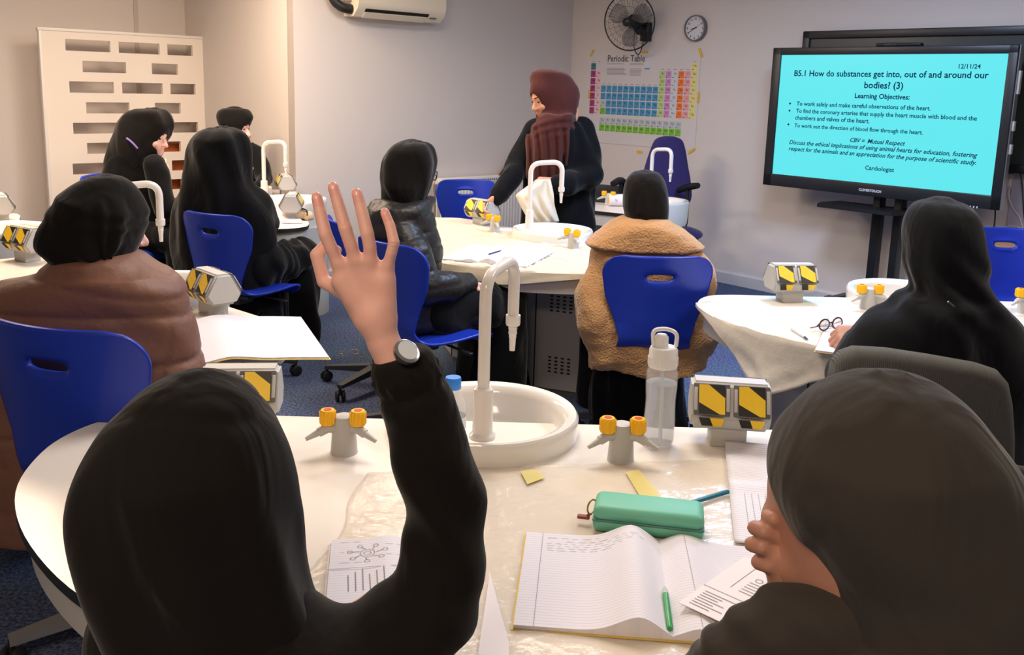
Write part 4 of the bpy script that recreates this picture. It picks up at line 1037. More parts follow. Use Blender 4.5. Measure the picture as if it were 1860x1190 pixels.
# watch
wc = pt(741, 634, 1.045); wd = unit(h(470, 930)-h(545, 1080)); wx = unit(np.array((.75, -.6, 0))-wd*np.dot((.75, -.6, 0), wd)); wy = np.cross(wd, wx)
wo = empty('wristwatch', tuple(wc-np.array(rel))); wo.parent = p1
wrc = h(528, 1030, 0)
Mw = frame(wrc, wx, wy, wd)
m = MB(); m.tube([(.0245*math.cos(t), .0245*math.sin(t), .001*math.sin(2*t)) for t in np.linspace(0, 2*math.pi, 40)], .0042, 8, M=Mw, caps=False); m.build('strap', mat('watch_strap', srgb(170, 168, 164), .35, metal=.7), wo, rel=np.array(rel)+np.array(wo.location))
wcx = np.array(Mw @ Vector((.0385*.8, .0385*.8*-.0, 0.006)))
fw = pt(738, 640, 1.02); nf = unit(np.array((.5, -.5, .72))); fx = unit(np.cross(nf, ZV)); fy = np.cross(nf, fx); Mf = frame(fw, fx, fy, nf)
m = MB(); m.lathe([(0, -.006), (.014, -.006), (.016, -.002), (.016, .003), (.0135, .004), (0, .004)], 28, M=Mf); m.build('case', mat('watch_steel', srgb(190, 190, 188), .22, metal=.9), wo, rel=np.array(rel)+np.array(wo.location))
m = MB(); m.lathe([(0, .0042), (.0125, .0042), (.0125, .005), (0, .005)], 28, M=Mf); m.build('dial', mat('watch_dial', srgb(206, 216, 222), .15), wo, rel=np.array(rel)+np.array(wo.location))
sk = lower(p1, rel, (-.36, 1.05), (.05, 1), .475)
grow('skirt', [(sk, .012)], k_black2, p1, rel)
# ================= front right: dark grey headscarf, hand at the mouth
Y2 = .97
p2 = person((.42, .95), 'person in a charcoal headscarf with a hand held to the mouth, front right'); rel = p2.location
hij = loft(prow([(675, 1600, 1640), (679, 1560, 1682), (688, 1525, 1712), (710, 1477, 1750), (745, 1436, 1785), (790, 1408, 1815), (835, 1395, 1838), (880, 1393, 1855), (920, 1404, 1868), (960, 1424, 1880), (1000, 1452, 1890), (1035, 1474, 1900), (1056, 1482, 1905), (1072, 1440, 1912), (1090, 1395, 1920), (1115, 1345, 1930), (1150, 1300, 1940), (1290, 1270, 1960)], Y2, .135))
f1 = folds((.42, .97, 1.0), 6, .006, 21, 1.6, .85, 1.12); w2 = wob(31, 14, .004)
def bandfold(P):                                        # the turned edge around the face
    a = pt(1400, 800, .9); x = P[:, 0]-np.interp(P[:, 2], [.98, 1.06, 1.14, 1.2, 1.24], [.362, .325, .31, .33, .4]); return .0035*np.exp(-(x/.008)**2)-.003*np.exp(-((x-.018)/.006)**2)
hij = hij.disp(lambda P: f1(P)+w2(P)+bandfold(P))
neckf = wob(5, 10, 1.)
hij = hij.disp(lambda P: .006*np.sin((P[:, 2]*1.0+P[:, 0]*.25)*150+2*neckf(P))*np.clip((.98-P[:, 2])/.05, 0, 1))
grow('headscarf', [(hij, .0055)], k_char, p2, rel, smooth=2)
fc2 = pt(1536, 942, .985); A2 = axes((-.72, .68), -.25)
hd = head(fc2, (-.72, .69), -.3, 1.0, False)
def hrows(x, y, dy=0): return pt(1300+x/2.164, 640+y/2.164, .99+dy)
p2r = lambda r: r/2.164*.99/F
hand2 = chain([hrows(280, 985, .0), hrows(265, 880), hrows(235, 800, .0)], [p2r(66), p2r(68), p2r(64)], .01)
hand2 = hand2.add(cap(hrows(300, 840, .01), hrows(240, 720, .01), p2r(60), p2r(45)), .012)
for (a, b, c_), rs in ((((262, 690), (225, 655), (204, 645)), (33, 31, 30)), (((262, 740), (190, 705), (152, 690)), (35, 34, 31)), (((255, 800), (180, 765), (142, 755)), (37, 36, 33)), (((270, 860), (205, 835), (170, 825)), (37, 36, 34))):
    i = chain([hrows(*a, .0), hrows(*b, -.006), hrows(*c_, .004), hrows(c_[0]+45, c_[1]-4, .022)], [p2r(r) for r in rs]+[p2r(rs[2]*.85)], .004); hand2 = hand2.add(i, .0035)
hand2 = hand2.add(chain([hrows(300, 900, .02), hrows(250, 800, .04), hrows(245, 730, .045)], [p2r(40), p2r(34), p2r(28)], .006), .008)
el2 = pt(1380, 1330, .98)
bod = hd.add(cap((.45, .98, .82), (.42, .95, .55), .07, .1), .05).add(chain([(.5, .95, .88), (.3, 1.02, .74), hrows(285, 985, .01)], [.04, .035, .028], .02), .03)
grow('body', [(bod, .006), (hand2, .0028)], mat('skin_deep', srgb(184, 134, 114), .5, sss=.06, bump=('noise', 180, .06, .002), var=.05, vscale=30), p2, rel, smooth=2)
top = loft([(.5, .42, .95, .2, .15), (.64, .42, .95, .19, .14), (.8, .43, .95, .22, .13), (.86, .43, .95, .2, .11), (.92, .43, .95, .1, .08)])
slv = chain([(.28, .98, .82), (.24, 1.08, .7), pt(1330, 1185, .95), pt(1405, 1122, .945)], [.06, .06, pxr(70, .95), pxr(56, .945)], .03)
slv = slv.add(chain([pt(1400, 1160, .93), pt(1480, 1145, .93), pt(1560, 1130, .93)], [pxr(60, .93), pxr(66, .93), pxr(60, .93)], .02), .03).add(chain([pt(1470, 1125, .935), pt(1540, 1190, .93), pt(1600, 1260, .93)], [pxr(52, .93), pxr(80, .93), pxr(90, .93)]), .03)
slv = slv.add(chain([(.62, .98, .82), (.68, 1.1, .72), (.5, 1.28, .745)], [.06, .055, .045], .03), .03)
e2 = pt(1370, 1130, .97)
top = top.add(slv, .03).disp(lambda P: .004*np.sin(((P-e2) @ unit((.5, .1, 1)))*150+3*wob(6, 14, 1)(P))*np.exp(-((P-e2)**2).sum(1)/.09**2)+wob(9, 24, .003)(P))
grow('jumper', [(top, .006)], k_char, p2, rel, smooth=2)
grow('skirt', [(lower(p2, rel, (.42, .97), (-.1, 1)), .012)], k_black2, p2, rel)
# ================= right edge: dark sleeve
p11 = person((.92, 1.28), 'person in dark brown-black clothes cut off by the right edge of the photo'); rel = p11.location
t = loft([(.5, .93, 1.28, .2, .15), (.75, .93, 1.28, .2, .14), (.88, .93, 1.28, .22, .13), (.98, .93, 1.28, .16, .11), (1.03, .93, 1.28, .07, .07)])
t = t.add(chain([(.76, 1.28, .94), (.74, 1.33, .74), (.86, 1.5, .75)], [.075, .065, .045], .03), .05).add(chain([(1.1, 1.28, .94), (1.14, 1.33, .72), (1.0, 1.5, .75)], [.07, .06, .045], .03), .05)
t = t.disp(wob(12, 20, .006))
grow('jacket', [(t, .008)], cloth('dark_brown_cloth', srgb(40, 34, 32)), p11, rel)
hd = head((.95, 1.28, 1.14), (0, 1), -.1)
grow('body', [(hd.add(cap((.94, 1.28, 1.0), (.93, 1.28, .55), .1, .12), .05), .009)], skin, p11, rel)
grow('headscarf', [(loft([(.92, .95, 1.27, .16, .14), (1.0, .95, 1.27, .12, .12), (1.1, .95, 1.26, .115, .125), (1.2, .95, 1.26, .1, .11), (1.26, .95, 1.26, .05, .06), (1.27, .95, 1.26, .02, .02)]).cut(ball((.95, 1.41, 1.12), (.06, .07, .085)), .01), .008)], k_black, p11, rel)
grow('skirt', [(lower(p11, rel, (.93, 1.3), (0, 1)), .012)], k_black2, p11, rel)
# ================= left: brown puffer jacket
Y3 = 2.42
p3 = person((-1.1, 2.33), 'person in a brown puffer jacket and black headscarf at the left table'); rel = p3.location
hij = loft(prow([(315, 184, 198), (318, 168, 214), (326, 148, 231), (340, 125, 245), (362, 105, 255), (392, 90, 260), (418, 80, 257), (438, 77, 251), (452, 80, 246), (465, 92, 242), (480, 105, 238), (500, 115, 232)], Y3, .135))
hij = hij.disp(folds((-1.06, 2.33, 1.2), 5, .007, 41, 2.2, 1.1, 1.32)).disp(wob(42, 20, .004))
# swept fold across the back of the head
def sweep(P): z = P[:, 2]-(1.205-.22*(P[:, 0]+1.06)); return .004*np.exp(-(z/.012)**2)-.003*np.exp(-((z+.022)/.012)**2)
def sweep2(P): z = P[:, 2]-(1.165-.16*(P[:, 0]+1.06)); return .003*np.exp(-(z/.010)**2)-.003*np.exp(-((z+.018)/.010)**2)
hij = hij.disp(sweep).disp(sweep2)
grow('headscarf', [(hij, .007)], k_black, p3, rel, smooth=2)
hd = head(pt(188, 405, 2.45), (.8, .6), -.15, 1.0)
grow('body', [(hd.add(cap((-1.1, 2.44, 0.97), (-1.1, 2.46, .6), .1, .12), .05), .006)], skin, p3, rel)
jb = loft(prow([(488, 84, 300), (498, 50, 318), (514, 5, 332), (545, -40, 340), (580, -66, 348), (630, -85, 358), (690, -98, 372), (760, -100, 378), (850, -90, 370), (960, -70, 350)], Y3, .15), p=2.3)
arms = chain([pt(275, 560, 2.44), pt(312, 645, 2.48), pt(330, 690, 2.66), pt(345, 640, 2.9)], [.075, .07, .07, .055], .03)
arms2 = chain([pt(20, 565, 2.46), pt(-40, 660, 2.55), pt(60, 650, 2.9)], [.085, .08, .06], .03)
jb = jb.add(arms, .05).add(arms2, .05)
zA = pt(100, 553, Y3)[2]; zB = pt(150, 690, 2.2)[2]; zC = zB-.2
sx = pt(283, 600, 2.2)[0]
def quilt(P):
    x = P[:, 0]; seam1 = zA-.0-.35*np.maximum(0, x-pt(200, 0, 2.2)[0])**1.2; d = -.007*np.exp(-((P[:, 2]-seam1)/.007)**2)-.007*np.exp(-((P[:, 2]-zB)/.007)**2)-.007*np.exp(-((P[:, 2]-zC)/.007)**2)
    d -= .007*np.exp(-((x-sx-(P[:, 2]-zA)*.25)/.007)**2)*(P[:, 2] < zA+.07)*(P[:, 1] < 2.34)
    z1 = zA+.1; puff = .004*np.abs(np.sin((P[:, 2]-zA)/(zA-zB)*math.pi)); return d+puff
jb = jb.disp(quilt).disp(wob(44, 14, .004)).disp(lambda P: .006*np.sin(P[:, 0]*45+P[:, 2]*60+2*wob(2, 9, 1)(P))*np.exp(-((P-pt(262, 640, 2.2))**2).sum(1)/.12**2))
coll = loft(prow([(446, 150, 212), (452, 124, 245), (464, 100, 268), (482, 84, 296), (500, 74, 318), (520, 70, 326)], Y3, .135))
jb = jb.add(coll, .035)
jb = jb.disp(lambda P: -.006*np.exp(-((P[:, 2]-pt(100, 497, Y3)[2]+.16*(P[:, 0]+1.2))/.007)**2)*(P[:, 0] > -1.35))
grow('puffer_jacket', [(jb, .0075)], k_puffb, p3, rel, smooth=2)
grow('skirt', [(lower(p3, rel, (-1.06, 2.42), (.35, .94)), .012)], k_black2, p3, rel)
# ================= black shawl on the far left chair
Y4 = 4.85
p4 = person((-1.4, 4.85), 'person wrapped in a long black shawl, seated with back turned at the far left table'); rel = p4.location
sh4 = loft(prow([(229, 395, 412), (232, 378, 428), (240, 362, 441), (255, 350, 450), (275, 343, 455), (300, 341, 456), (325, 336, 455), (345, 328, 470), (370, 317, 488), (400, 312, 496), (440, 312, 498), (500, 325, 490), (560, 345, 490)], Y4, .17))
sh4 = sh4.disp(folds((-1.55, 4.85, 1.1), 6, .010, 51, 1.4)).disp(wob(52, 12, .008))
arm4 = chain([pt(470, 370, 4.9), pt(488, 405, 5.0), pt(470, 395, 5.3)], [.07, .06, .045], .04)
sh4 = sh4.add(arm4, .06)
face4 = ball(pt(462, 292, 4.86), (.07, .08, .095)); 
grow('shawl', [(sh4, .0105)], k_black2, p4, rel, smooth=2)
hd = head(pt(416, 285, 4.9), (.96, .28), -.12, 1.06); 
grow('body', [(hd.add(cap((-1.53, 4.87, 0.97), (-1.42, 4.87, .6), .1, .12), .05).add(chain([pt(470, 380, 4.9), pt(486, 405, 5.0), pt(478, 392, 5.3)], [.04, .035, .028], .02), .03), .007), (fist(pt(476, 390, 5.3), (.4, .9, .0), (0, 0, -1), .95, .6), .004)], skin, p4, rel)
eyes(pt(416, 285, 4.9), (.96, .28), -.12, 1.06, p4, rel)
sk = lower(p4, rel, (-1.43, 4.88), (.3, .95), .475, kw=1.15)
sk = sk.add(loft(prow([(470, 455, 495), (500, 430, 512), (540, 425, 521), (590, 428, 522), (640, 440, 521)], 4.95, .16)), .06).disp(folds((-1.3, 4.95, .4), 10, .007, 8, .6))
grow('skirt', [(sk, .0105)], k_black2, p4, rel)
# ================= far left: blazer, chin on hand
Y5 = 5.75
p5 = person((-2.35, 5.75), 'person in a black blazer resting chin on hand at the far left table'); rel = p5.location
hij = loft(prow([(196, 262, 284), (198, 246, 297), (205, 228, 306), (215, 218, 311), (228, 210, 313), (245, 205, 308), (262, 200, 296), (280, 196, 285), (300, 192, 280), (318, 195, 275)], Y5, .13))
hij = hij.disp(folds((-2.3, 5.75, 1.3), 5, .008, 61, 2.0)).disp(wob(62, 14, .006))
c5 = pt(274, 243, Y5-.02); f5 = (.97, -.24)
hij = scarf(hij, c5, f5, -.2, 1.05)
grow('headscarf', [(hij, .009)], k_black, p5, rel, smooth=2)
hd = head(c5, f5, -.2, 1.05); hp = pt(290, 300, Y5-.06)
bl5 = loft(prow([(268, 222, 268), (280, 205, 282), (300, 192, 292), (330, 184, 296), (370, 190, 300), (430, 200, 310), (480, 205, 310)], Y5, .14))
a5 = chain([pt(280, 300, Y5-.12), pt(296, 385, Y5-.15), pt(302, 372, Y5-.15)], [.07, .055, .05], .03).add(chain([pt(300, 378, Y5-.15), pt(292, 315, Y5-.12)], [.06, .045], .02), .03)
bl5 = bl5.add(a5, .04).disp(wob(63, 22, .006))
grow('blazer', [(bl5, .010)], k_abaya, p5, rel)
grow('body', [(hd.add(cap((-2.38, 5.75, 1.02), (-2.38, 5.75, .6), .1, .13), .05), .008), (fist(pt(291, 318, Y5-.12), (-.05, .1, 1), (-.2, .9, 0), 1.0, .9), .0045)], skin, p5, rel)
eyes(c5, f5, -.2, 1.05, p5, rel)
m = MB(); m.tube(catmull([pt(230, 251, Y5-.15), pt(240, 259, Y5-.165), pt(250, 270, Y5-.165)], 5), .006, 6); m.build('lanyard', mat('lanyard_purple', srgb(120, 100, 170), .6), p5, rel=rel)
grow('skirt', [(lower(p5, rel, (-2.4, 5.78), (.97, -.24)), .013)], k_black2, p5, rel)
# ================= far left, furthest
Y6 = 6.7
p6 = person((-1.99, 6.7), 'person in black sitting furthest back at the far left table'); rel = p6.location
hij = loft(prow([(196, 415, 438), (198, 403, 450), (204, 396, 456), (212, 394, 459), (222, 396, 456), (232, 402, 450), (245, 408, 448), (262, 405, 450)], Y6, .125))
c6 = pt(428, 228, Y6-.02); f6 = (.97, -.25); A6 = axes(f6, -.15)
hij = scarf(hij, c6, f6, -.15, 1.05)
grow('headscarf', [(hij, .009)], k_black, p6, rel)
grow('body', [(head(c6, f6, -.15, 1.05).add(cap((-2.0, 6.7, 1.07), (-2.0, 6.7, .6), .09, .11), .05), .008), (fist(pt(468, 343, Y6-.35), (.6, -.7, -.1), (0, 0, -1), 1.0, .6), .0045), (fist(pt(474, 340, Y6-.25), (.6, -.7, -.1), (0, 0, -1), 1.0, .6), .0045)], skin, p6, rel)
eyes(c6, f6, -.15, 1.05, p6, rel)
b6 = loft(prow([(255, 405, 455), (270, 390, 470), (290, 382, 480), (320, 380, 486), (360, 385, 480), (420, 390, 480)], Y6, .15)).add(chain([pt(465, 280, Y6), pt(482, 325, Y6-.15), pt(470, 342, Y6-.33)], [.07, .06, .045], .03), .04)
grow('abaya', [(b6.disp(wob(71, 18, .006)), .010)], k_abaya, p6, rel)
grow('skirt', [(lower(p6, rel, (-2.02, 6.7), (.72, -.69)), .013)], k_black2, p6, rel)
# ================= middle: black puffer coat and glasses
Y7 = 4.02
p7 = person((-.47, 4.02), 'person in a quilted black puffer coat and glasses, sitting sideways at the middle table'); rel = p7.location
hij = loft(prow([(255, 745, 765), (257, 730, 776), (263, 715, 785), (275, 702, 790), (295, 692, 792), (315, 690, 788), (335, 691, 782), (350, 697, 776), (365, 705, 770), (385, 715, 765)], Y7, .125))
hij = hij.disp(folds((-.45, 4.02, 1.2), 5, .006, 81, 2.0)).disp(wob(82, 16, .004))
c7 = pt(748, 306, 4.07); f7 = (.84, .54)
A7 = axes(f7, -.2); hij = scarf(hij, c7, f7, -.2, 1.0)
grow('headscarf', [(hij, .0075)], k_black, p7, rel, smooth=2)
hd = head(c7, f7, -.2, 1.0)
co = loft(prow([(362, 692, 768), (372, 672, 780), (390, 660, 790), (415, 655, 797), (450, 658, 803), (480, 665, 803), (520, 690, 800), (560, 715, 800), (600, 725, 800)], Y7, .15))
co = co.add(chain([pt(726, 415, 3.93), pt(752, 470, 3.86), pt(772, 522, 3.84), pt(815, 522, 3.92), pt(850, 515, 4.05)], [.075, .085, .083, .068, .045], .03), .012)
hood = chain([pt(684, 378, 4.02), pt(715, 390, 3.92), pt(752, 384, 3.93), pt(780, 364, 4.10)], [.042, .05, .042, .03], .02)
co = co.add(hood, .02)
lap = chain([pt(745, 565, 4.05), pt(866, 552, 4.22)], [.12, .1], .03).add(chain([pt(740, 570, 3.90), pt(865, 560, 4.10)], [.105, .095], .03), .03)
co = co.add(lap, .03)
qz = [1.2-.075*i for i in range(12)]
co = co.disp(bands([(lambda P, z=z: z+.12*(P[:, 0]+.45)+.01*np.sin(P[:, 0]*14)) for z in qz], .0055, .007)).disp(wob(83, 26, .005))
grow('puffer_coat', [(co, .0085)], k_puffk, p7, rel, smooth=1)
grow('body', [(hd.add(cap((-.47, 4.06, 0.97), (-.46, 4.06, .6), .08, .1), .05), .007), (fist(pt(848, 515, 4.06), (.7, .6, -.2), (0, 0, -1), .95, .7), .004)], skin, p7, rel)
eyes(c7, f7, -.2, 1.0, p7, rel)
g = empty('glasses', tuple(c7-np.array(rel))); g.parent = p7
m = MB(); P7 = lambda x, y, z: c7+A7 @ np.array([x, y, z])
for e in (-1, 1):
    m.tube([P7(e*.034+.026*math.cos(t), .108-.01*abs(math.cos(t)), -.012+.02*math.sin(t)) for t in np.linspace(0, 2*math.pi, 20)], .0032, 6, caps=False)
    m.tube([P7(e*.06, .1, -.008), P7(e*.082, .0, -.005)], .003, 6)
m.tube([P7(-.01, .112, -.008), P7(.01, .112, -.008)], .003, 6)
m.build('frame', mat('glasses_black', srgb(20, 20, 24), .3), g, rel=c7)
sk = lower(p7, rel, (-.38, 4.05), (.75, .66), .475, kw=1.2)
sk = sk.add(loft(prow([(548, 858, 900), (600, 838, 936), (650, 828, 956), (693, 825, 968)], 4.62, .15)), .05).disp(folds((-.12, 4.25, .3), 9, .007, 84, .6))
grow('skirt', [(sk, .010)], k_abaya, p7, rel)
# ================= standing
Y8 = 5.75
p8 = person((.27, 5.8), 'standing person in a black abaya and brown headscarf holding a white paper bag'); rel = p8.location
def R8(rows, ry): return loft(prow(rows, Y8, ry))
hij = R8([(125, 985, 1002), (127, 974, 1014), (133, 966, 1030), (145, 961, 1040), (160, 964, 1049), (178, 975, 1052), (195, 978, 1050), (212, 976, 1046), (228, 968, 1044), (245, 960, 1043)], .125)
drape = R8([(205, 985, 1042), (220, 968, 1042), (240, 960, 1040), (265, 954, 1038), (290, 949, 1036), (312, 946, 1034), (322, 952, 1030)], .11)
c8 = pt(993, 174, Y8-.04); f8 = (-.86, -.5); A8 = axes(f8, -.35)
drape = Sh(lambda P, f=drape.f: f(P+np.array([-.0, .10, 0])), drape.lo-.11, drape.hi)
drape = drape.disp(lambda P: .012*np.sin((P[:, 0]-.25)*125+8*(P[:, 2]-1.3)+1.5*wob(5, 7, 1)(P))*np.clip((1.36-P[:, 2])/.1, 0, 1))
hij = hij.add(drape, .03).disp(folds((.3, 5.75, 1.4), 7, .006, 91, .8, 1.2, 1.6)).disp(wob(92, 12, .006))
ring8 = lambda P: .006*np.sin((P[:, 2]+.5*(P[:, 0]-.25)**2*3-.15*(P[:, 0]-.25))*130)*np.exp(-((P[:, 2]-1.33)/.06)**2)
hij = hij.disp(ring8)
hij = scarf(hij, c8, f8, -.35, 1.03, cover=1.03, dz=-.03, r=(.058, .075, .088))
grow('headscarf', [(hij, .008)], k_brown, p8, rel, smooth=2)
hd = head(c8, f8, -.35, 1.03)
ab = R8([(214, 985, 1035), (220, 968, 1052), (235, 958, 1066), (260, 956, 1076), (300, 952, 1082), (350, 950, 1082), (410, 944, 1082), (480, 938, 1086), (600, 925, 1096), (688, 915, 1104)], .17)
wl = pt(896, 366, Y8-.28); wr_ = pt(1000, 332, Y8-.3)
ab = ab.add(chain([pt(975, 240, Y8), pt(940, 308, Y8-.1), pt(908, 352, Y8-.25), pt(902, 360, Y8-.27)], [.085, .075, .062, .05], .03), .04)
ab = ab.add(chain([pt(1055, 240, Y8), pt(1074, 318, Y8-.08), pt(1030, 334, Y8-.25), pt(1010, 334, Y8-.3)], [.09, .082, .07, .055], .03), .04)
ab = ab.disp(folds((.3, 5.75, .8), 8, .008, 93, .4)).disp(wob(94, 14, .006))
grow('abaya', [(ab, .0095)], k_abaya, p8, rel, smooth=2)
hl = fist(pt(900, 362, Y8-.28), (-.6, -.2, -.55), (.2, -.6, -.6), 1.05, .55); hr = fist(pt(1006, 333, Y8-.3), (-.95, -.2, 0), (0, .6, -.5), 1.1, .85, -1)
sk8 = mat('skin_warm', srgb(206, 146, 116), .5, sss=.12, var=.05, vscale=30)
grow('body', [(hd.add(cap((.3, 5.76, 1.4), (.28, 5.76, .8), .09, .13), .05).add(chain([(.28, 5.76, .8), (.28, 5.76, .1)], [.13, .1], .02), .05), .008), (hl, .0045), (hr, .0045)], sk8, p8, rel)
eyes(c8, f8, -.35, 1.03, p8, rel)
for e in (-.09, .09):
    grow('shoe', [(cap((.26+e, 5.62, .04), (.26+e, 5.78, .045), .035, .04), .01)], mat('shoe_black', srgb(26, 26, 28), .5), p8, rel)
m = MB(); rg = pt(984, 339, Y8-.42)
# ================= tan fleece coat
Y9 = 3.9
p9 = person((.6, 3.8), 'person in a tan fleece coat and black headscarf with back turned, on the blue chair'); rel = p9.location
hij = loft(prow([(309, 1163, 1183), (311, 1152, 1194), (318, 1142, 1203), (330, 1135, 1209), (350, 1131, 1212), (375, 1130, 1213), (395, 1133, 1212), (415, 1132, 1210), (440, 1128, 1208)], Y9, .12))
hij = hij.disp(folds((.53, 3.8, 1.2), 6, .005, 101, 1.6, 1.0, 1.25)).disp(wob(102, 16, .003))
grow('headscarf', [(hij, .007)], k_black, p9, rel, smooth=2)
co = loft(prow([(440, 1085, 1262), (452, 1078, 1272), (480, 1066, 1284), (520, 1056, 1293), (560, 1050, 1297), (600, 1051, 1296), (640, 1062, 1292), (670, 1075, 1285)], Y9, .15), p=2.2)
co = co.add(chain([pt(1090, 500, 3.86), pt(1074, 590, 3.8), pt(1096, 650, 3.8)], [.07, .075, .065], .03), .04).add(chain([pt(1262, 500, 3.86), pt(1276, 590, 3.9), pt(1281, 635, 3.95)], [.07, .06, .05], .03), .04)
co = co.disp(lambda P: .014*np.sin((P[:, 2]*.9+P[:, 0]*.75)*24+1.5*wob(6, 7, 1)(P))*np.clip((1.0-P[:, 2])/.15, 0, 1)).disp(wob(103, 50, .0022)).disp(wob(104, 140, .0016))
grow('fleece_coat', [(co, .0075)], k_teddy, p9, rel, smooth=1)
cl = loft(prow([(388, 1155, 1192), (391, 1135, 1208), (400, 1112, 1224), (415, 1090, 1250), (430, 1072, 1268), (442, 1062, 1279), (450, 1062, 1280), (455, 1070, 1272)], Y9-.01, .165), p=2.3)
cl = cl.disp(wob(105, 50, .0022)).disp(wob(106, 140, .0016))
grow('collar', [(cl, .0075)], k_teddy, p9, rel, smooth=1)
grow('body', [(head(pt(1171, 368, 3.92), (-.0, 1), -.15, .84).add(cap((.55, 3.95, 0.84), (.56, 3.95, .6), .08, .1), .05), .009)], skin, p9, rel)
sk = lower(p9, rel, (.58, 3.98), (-.1, 1), .475, kw=1.1)
sk = sk.add(loft(prow([(640, 1085, 1235), (700, 1072, 1240), (760, 1070, 1246), (800, 1070, 1246)], 4.02, .15)), .05).disp(folds((.57, 3.95, .3), 11, .008, 107, .4))
grow('skirt', [(sk, .011)], k_abaya, p9, rel)
# ================= right: black chador
Y10 = 2.62
p10 = person((1.2, 2.62), 'person in a long black head covering with back turned, at the right lab table'); rel = p10.location
hij = loft(prow([(361, 1698, 1722), (363, 1682, 1738), (370, 1667, 1755), (385, 1655, 1768), (410, 1647, 1778), (440, 1645, 1784), (470, 1647, 1788), (500, 1653, 1793), (520, 1650, 1799), (540, 1622, 1818), (570, 1583, 1850), (600, 1562, 1868), (640, 1540, 1885), (680, 1525, 1895), (730, 1520, 1900), (800, 1520, 1900), (880, 1530, 1890)], Y10, .16))
f10 = folds((1.22, 2.62, 1.1), 6, .008, 111, 1.8, .9, 1.2); w10 = wob(112, 12, .006)
hij = hij.disp(lambda P: f10(P)+w10(P)+.009*np.sin((P[:, 2]*.75+(P[:, 0]-1.2)*.66)*75+1.4*wob(3, 8, 1)(P))*np.exp(-((P[:, 2]-1.02)/.09)**2))
hij = hij.add(chain([pt(1600, 620, 2.62), pt(1545, 680, 2.7), pt(1560, 625, 2.88)], [.08, .075, .055], .03), .05)
grow('chador', [(hij, .007)], k_navy, p10, rel, smooth=2)
grow('body', [(head(pt(1722, 440, 2.63), (-.2, .97), -.15, .76).add(cap((1.24, 2.65, 0.85), (1.22, 2.66, .6), .09, .11), .05), .009), (fist(pt(1574, 608, 2.9), (-.9, .25, -.12), (.1, .5, -.7), 1.05, .75, 1), .0036)], mat('skin_deep', (1, 1, 1, 1)), p10, rel)
m = MB(); a = pt(1722, 548, Y10-.165); b = pt(1733, 557, Y10-.165); m.tube([a, b], .003, 6); m.build('pin', chrome, p10, rel=rel)
grow('skirt', [(lower(p10, rel, (1.32, 2.66), (.0, 1)), .012)], k_black2, p10, rel)
# ------------------------------------------------------------------ office chair by the wall
YO = 7.3
oc = empty('office_chair', (pt(1212, 330, YO)[0], YO, 0), 0, 'dark purple office armchair against the wall under the poster', 'chair')
rel = oc.location; purple = mat('purple_fabric', srgb(52, 44, 104), .9, bump=('noise', 400, .2, .001), sheen=.2)
bk = loft(prow([(247, 1207, 1224), (249, 1198, 1232), (255, 1189, 1240), (270, 1182, 1245), (300, 1172, 1250), (330, 1164, 1255), (350, 1163, 1257), (366, 1170, 1254), (374, 1185, 1245)], YO, .045), p=2.6)
grow('backrest', [(Sh(lambda P, f=bk.f: f(P*np.array([1, 1, 1])), bk.lo, bk.hi), .01)], purple, oc, rel)
xo = rel[0]
st = ball((xo, YO-.28, .47), (.25, .25, .06)); grow('seat', [(st, .012)], purple, oc, rel)
for e, p_ in ((-1, [(1140, 340), (1128, 328), (1113, 334)]), (1, [(1232, 346), (1250, 340), (1268, 337)])):
    a = [pt(x, y, YO-.1-.12*i) for i, (x, y) in enumerate(p_)]
    m = MB(); m.tube(catmull(a, 6), [.022+.006*math.sin(math.pi*i/12) for i in range(13)], 10)
    m.tube([a[1]+np.array([0, 0, -.02]), (a[1][0], a[1][1], .55), (xo+e*.1, YO-.25, .44)], .016, 8); m.build('armrest', blackp, oc, rel=rel)
m = MB(); m.lathe([(0, .08), (.03, .08), (.03, .4), (0, .4)], 16, (xo, YO-.28, 0)); m.box((xo, YO-.02, .5), (.06, .06, .3)); m.build('column', blackp, oc, rel=rel)
m = MB()
for i in range(5):
    t = 2*math.pi*i/5; m.tube([(xo, YO-.28, .09), (xo+.29*math.cos(t), YO-.28+.29*math.sin(t), .07)], [.03, .018], 8)
    m.lathe([(0, .0), (.02, .002), (.026, .028), (.02, .054), (0, .056)], 12, (xo+.29*math.cos(t), YO-.28+.29*math.sin(t), 0))
m.build('star_base', blackp, oc, rel=rel)
# ------------------------------------------------------------------ grey knit chair
YG = 2.26
gc = empty('upholstered_chair', (pt(1680, 700, YG)[0], YG+.25, 0), 0, 'grey ribbed-fabric chair under the person in the long black head covering', 'chair'); rel = gc.location
outl = [(1510, 760), (1513, 700), (1520, 664), (1535, 646), (1562, 637), (1620, 640), (1700, 652), (1785, 667), (1822, 679), (1840, 700), (1848, 740), (1852, 800), (1850, 900), (1800, 960), (1560, 960), (1515, 900)]
P = [pt(x, y, YG) for x, y in outl]; bm = bmesh.new()
f_ = bm.faces.new([bm.verts.new(tuple(p-np.array(rel))) for p in P]); r_e = bmesh.ops.extrude_face_region(bm, geom=[f_]); bmesh.ops.translate(bm, verts=[v for v in r_e['geom'] if isinstance(v, bmesh.types.BMVert)], vec=(0, .075, 0))
bmesh.ops.recalc_face_normals(bm, faces=bm.faces[:])
me = bpy.data.meshes.new('backrest'); bm.to_mesh(me); bm.free(); me.materials.append(k_fleece_gr)
for p in me.polygons: p.use_smooth = True
o = link('backrest', me, gc); b_ = o.modifiers.new('round', 'BEVEL'); b_.width = .03; b_.segments = 4; b_.limit_method = 'ANGLE'; b_.angle_limit = .6
o.modifiers.new('wn', 'WEIGHTED_NORMAL')
m = MB(); m.box((rel[0], YG+.3, .44), (.46, .42, .07), bev=.03); m.build('seat', k_fleece_gr, gc, rel=rel)
